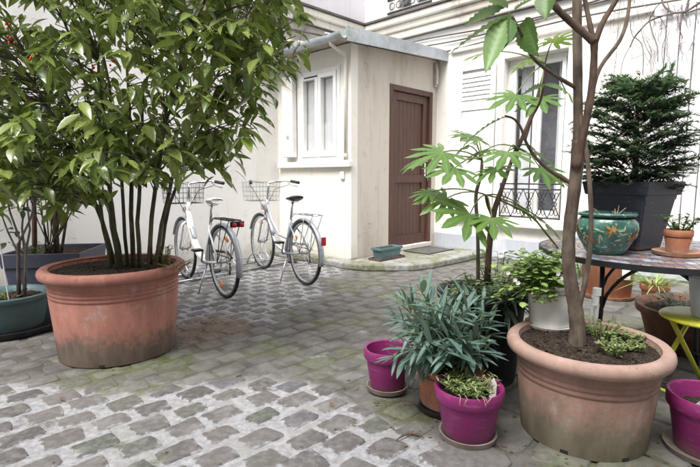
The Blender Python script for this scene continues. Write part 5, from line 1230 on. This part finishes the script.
# --- trailing small-leaved plant in the white pot
wz = PW.z+.013+.17
tp = thing('trailing_plant', 'trailing light green small-leaved plant with white flowers over the white pot', 'plant', PW+Vector((0, 0, wz-PW.z)))
rg = random.Random(81); S = Scatter(); sm = MB(); rdl = [leaf_tmpl(1, 1.0, 4, .1, .06, .45, .5), leaf_tmpl(1, .9, 4, .2, .1, .5, .55)]
for k in range(170):
    px = rg.gauss(534, 22); px = min(574, max(494, px)); py = rg.uniform(250 if px > 508 else 264, 306 if px < 558 else 290)-max(0, 14-abs(px-536))*.3
    e = D(px, py, PW.y+rg.uniform(-.17, .14)); b = tp.location+Vector((rg.uniform(-.08, .08), rg.uniform(-.08, .08), 0)); pts = curve(b, e, 0, 5, .004, rg, b.lerp(e, .5)+Vector((0, 0, .07)))
    sm.tube([q-tp.location for q in pts], np.linspace(.003, .0014, 6), 5, False)
    for j in range(9):
        f = .35+.65*rg.random(); i = min(4, int(f*5)); p_ = pts[i].lerp(pts[i+1], f*5-i)+Vector((rg.gauss(0, .010), rg.gauss(0, .010), rg.gauss(0, .010))); a = rg.uniform(0, 6.28); S.add(rdl[k % 2], frame(p_-tp.location, Vector((math.cos(a), math.sin(a), rg.uniform(-.5, .5))), s=rg.uniform(.018, .038)), rg.random())
obj('stems', sm, MAT['greenstem'], tp, True); S.build('foliage', MAT['gera'], tp)
for px, py in ((515, 280), (518, 283), (558, 274), (562, 278), (560, 281), (508, 273)):
    c = D(px, py, PW.y-.17)-tp.location; fl = MB()
    for j in range(5):
        q = j*1.2566; fl.add(*(lambda t_, M: ([M @ Vector(v) for v in t_[0]], t_[1]))(rdl[0][:2], frame(c, Vector((math.cos(q), -.3, math.sin(q))), Vector((0, -1, .2)), .011)))
    obj('flower', fl, MAT['petal'], tp, True)
# --- ground cover on the soil of the wide pot
for k, (dx, dy, h, sp_, n, lab) in enumerate(((.05, -.12, .055, .06, 22, 'light green sedum clump in front of the tree trunk'), (.16, -.07, .03, .06, 18, 'low sedum patch near the rim right of the trunk'), (.11, .08, .07, .08, 26, 'taller sedum clump behind the watering spike'), (.22, .03, .03, .045, 16, 'sedum tuft at the inner rim of the wide pale pot'))):
    clump('sedum_plant', lab, soilR+Vector((dx, dy, 0)), n, h, sp_, rl, MAT['sedum'], (.010, .020), 90+k, leaves=9, lean=.2)
# --- conifer in the anthracite planter
cz = APc.z+.375-.045
cf = thing('conifer', 'spreading dark green yew-like conifer in the anthracite planter', 'conifer', Vector((APc.x, APc.y, cz)))
rg = random.Random(101); nd = MB(); bm_ = MB(); S = Scatter(); ndt = ([(0, -.5, 0), (1, -.18, .0), (1, .18, 0), (0, .5, 0)], [(0, 1, 2, 3)])
limb('trunk', [cf.location+Vector((0, 0, -.03)), cf.location+Vector((.01, 0, .2)), cf.location+Vector((0, .02, .6))], [.018, .013, .006], 'bark_d', cf)
def spray(p0, p1, w, dens):
    pts = curve(p0, p1, -.02, 6, .006, rg); bm_.tube([q-cf.location for q in pts], np.linspace(.0028, .0010, 7), 4, False)
    L = (p1-p0).length; n = int(L*dens)
    for i in range(n):
        f = rg.uniform(.12, 1); k = min(5, int(f*6)); p_ = pts[k].lerp(pts[k+1], f*6-k); ax = (p1-p0).normalized(); side = ax.cross(Vector((0, 0, 1))); side = side.normalized() if side.length > .01 else Vector((1, 0, 0))
        d = side*rg.choice((-1, 1))*rg.uniform(.6, 1)+ax*rg.uniform(.3, .9)+Vector((0, 0, rg.uniform(-.25, .35))); M = frame(p_-cf.location, d, s=1); M = M @ Matrix.Diagonal((rg.uniform(.024, .038), .0070, 1, 1)); S.add(ndt, M, rg.random())
for k in range(190):
    a = rg.uniform(0, 6.28); z = rg.uniform(.0, .62); prof_r = float(np.interp(z, [0, .1, .25, .4, .52, .64], [.24, .33, .35, .32, .24, .08])); el = prof_r*rg.uniform(.7, 1.08)
    p0 = cf.location+Vector((.0, .0, max(0, z*.8-.02))); p1 = cf.location+Vector((el*math.cos(a), el*math.sin(a)*.9, z+rg.uniform(-.02, .04)))
    spray(p0.lerp(p1, .15), p1, .02, 420)
    for j in range(4):
        f = rg.uniform(.35, .9); b = p0.lerp(p1, f); a2 = a+rg.choice((-1, 1))*rg.uniform(.5, 1.0); e = b+Vector((math.cos(a2), math.sin(a2), rg.uniform(-.1, .35)))*rg.uniform(.07, .13); spray(b, e, .02, 480)
for px, py in ((672, 64), (640, 72)): p1 = D(px, py, APc.y); spray(cf.location.lerp(p1, .45), p1, .02, 300)
o = obj('branches', bm_, MAT['bark_d'], cf); o['kind'] = 'stuff'; S.build('needles', MAT['yew'], cf)
clump('trailing_plant', 'small silvery plant hanging over the rim of the anthracite planter', Vector((APc.x-.09, APc.y-.12, cz+.02)), 12, .05, .06, rl, m_leaf('silver_leaf', (.22, .26, .20), (.36, .40, .32), .6), (.012, .02), 111, leaves=6)
# little plant on the table
clump('jade_plant', 'small jade-like plant in the little terracotta pot', SP+Vector((0, 0, .013+.10)), 13, .10, .065, rl, m_leaf('jade_leaf', (.03, .09, .03), (.08, .16, .05), .35), (.022, .038), 121, leaves=8, lean=.6, limit=90)
rc_ = thing('dry_stalks', 'few dry stalks on the red-brown soil of the glazed pot', 'dried stalks', GP+Vector((0, 0, .19)))
for k in range(12): a = rg.uniform(0, 6.28); obj('stalk', MB().tube(curve((.05*math.cos(a), .05*math.sin(a), .0), (.09*math.cos(a+.6), .09*math.sin(a+.6), rg.uniform(.02, .06)), 0, 3, .004, rg), .0016, 4), dry, rc_)
# grass in the small pot near the table legs
def grass(name, label, loc, n, L, spread, seed, wd=.006):
    rg = random.Random(seed); root = thing(name, label, 'grass', loc); S = Scatter()
    for k in range(n):
        a = rg.uniform(0, 6.28); t_ = leaf_tmpl(1, wd/L*2, 7, rg.uniform(.3, .9), .2, .5, .3); d = Vector((math.cos(a), math.sin(a), rg.uniform(.6, 1.8))); S.add(t_, frame(Vector((spread*math.cos(a)*rg.random(), spread*math.sin(a)*rg.random(), -.01)), d, s=L*rg.uniform(.6, 1.1)), rg.random())
    S.build('blades', MAT['grass'], root); return root
grass('grass_tuft', 'arching yellow-green grass in the small terracotta pot near the table', SG+Vector((0, 0, .165)), 90, .30, .07, 131)
clump('leafy_plant', 'low dark green plants in the brown clay bowl', BP+Vector((-.12, .0, .24)), 30, .10, .16, rl, MAT['dkleaf'], (.02, .04), 132, leaves=7)
clump('trailing_plant', 'small weed growing from the wall foot behind the table', Vector((D(585, 255, 5.3).x, 5.3, 0)), 30, .34, .22, rl, MAT['gera'], (.03, .05), 133, leaves=9)
# --- bare climbing vine on the wall above the conifer
vi = thing('climbing_vine', 'leafless climbing vine trailing down the white wall', 'vine', wallpt('R', 4.6, .05)+Vector((0, 0, 2.3)))
rg = random.Random(141)
def wp_(px, py):     # point just proud of the right-hand wall seen at this pixel
    d = ray(px, py); o_ = Vector((0, 0, CAMH)); n_ = U; k = ((IN-U*.10)-o_).dot(n_)/d.dot(n_); return o_+d*k
for P, r_ in ((((700, 2), (684, 12), (672, 14), (660, 17), (648, 22), (640, 30), (634, 38), (628, 48)), .012), (((672, 14), (664, 6), (660, -8)), .012), (((684, 14), (688, 4), (690, -10)), .014), (((648, 20), (652, 34), (656, 48), (657, 62)), .006), (((648, 22), (655, 8), (665, 2), (668, 10)), .007), (((634, 37), (641, 44), (643, 56), (642, 75)), .006), (((630, 18), (630, 30), (634, 38)), .006), (((640, 30), (644, 46), (650, 58)), .004), (((682, 15), (678, 28), (682, 38)), .006), (((628, 48), (622, 62), (618, 80)), .005), (((700, 9), (690, 12), (684, 16)), .009), (((620, -5), (618, 30), (614, 60), (611, 85)), .004), (((660, 17), (664, 32), (662, 50), (664, 70)), .004), (((672, 16), (655, 17), (645, 14), (651, 13)), .005)):
    Q = [wp_(*a)+Vector((rg.uniform(-.01, .01), rg.uniform(-.03, .0), 0)) for a in P]; limb('stem', Q, [r_, r_*.7], 'twig', vi, 6)
tw_ = MB()
for _ in range(60):
    a = (rg.uniform(612, 698), rg.uniform(-5, 55)); b = (a[0]+rg.gauss(0, 6), a[1]+rg.uniform(4, 26)); Q = curve(wp_(*a), wp_(*b), 0, 4, .02, rg); tw_.tube([q-vi.location for q in Q], .0022, 4, False)
o = obj('twigs', tw_, MAT['twig'], vi); o['kind'] = 'stuff'
# --- fallen bits on the paving
rg = random.Random(151); dead = pm('dead_leaf', (.16, .10, .05), .4, 30, .8)
for px, py, lab in ((241, 373, 'dark curled fallen leaf on bare grimy paving'), (330, 402, 'brown fallen leaf where clean joints meet the grime'), (60, 398, 'brown fallen leaf on the paving in front of the huge pink pot')):
    c = G(px, py, .012); mm = MB(); mm.add(*leaf_tmpl(.05, .02, 4, .1, .25)[:2]); o = obj('fallen_leaf', mm, dead, None, True, loc=c, rot=(0, 0, rg.uniform(0, 6))); tag(o, lab, 'leaf')
tg = thing('fallen_twig', 'bent dark twig lying on the flagstones beside the magenta pots', 'twig', G(408, 435, .012))
P = [G(x, y, .016)-tg.location for x, y in ((396, 440), (402, 436), (410, 433), (417, 434), (424, 438))]; obj('stem', MB().tube(P, [.003, .0045, .005, .0045, .002], 6), MAT['bark_d'], tg, True)
obj('side_shoot', MB().tube([P[2], P[2]+Vector((.02, .012, .004))], [.003, .001], 5), MAT['bark_d'], tg, True)

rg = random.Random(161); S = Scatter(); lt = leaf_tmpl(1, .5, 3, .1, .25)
for c, r_ in ((LP, .38*s), (RP, .27), (PA, .12), (PB, .13), (PO, .18), (PK, .20), (PG, .38), (PC, .15), (BP, .3), (NP, .3)):  # flakes ringed round pot bases, put in to darken them like contact shadow
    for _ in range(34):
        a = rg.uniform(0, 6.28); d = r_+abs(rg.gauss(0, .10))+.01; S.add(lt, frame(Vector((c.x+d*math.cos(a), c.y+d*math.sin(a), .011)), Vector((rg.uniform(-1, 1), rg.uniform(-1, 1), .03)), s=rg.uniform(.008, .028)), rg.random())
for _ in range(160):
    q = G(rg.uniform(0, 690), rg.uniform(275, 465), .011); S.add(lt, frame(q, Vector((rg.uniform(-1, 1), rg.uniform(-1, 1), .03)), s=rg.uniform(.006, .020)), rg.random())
lit = S.build('litter_contact_shade', m_leaf('litter', (.05, .035, .02), (.20, .14, .07), .8), None); tag(lit, 'scattered crumbs of dead leaf and earth on the paving', 'litter', kind='stuff')
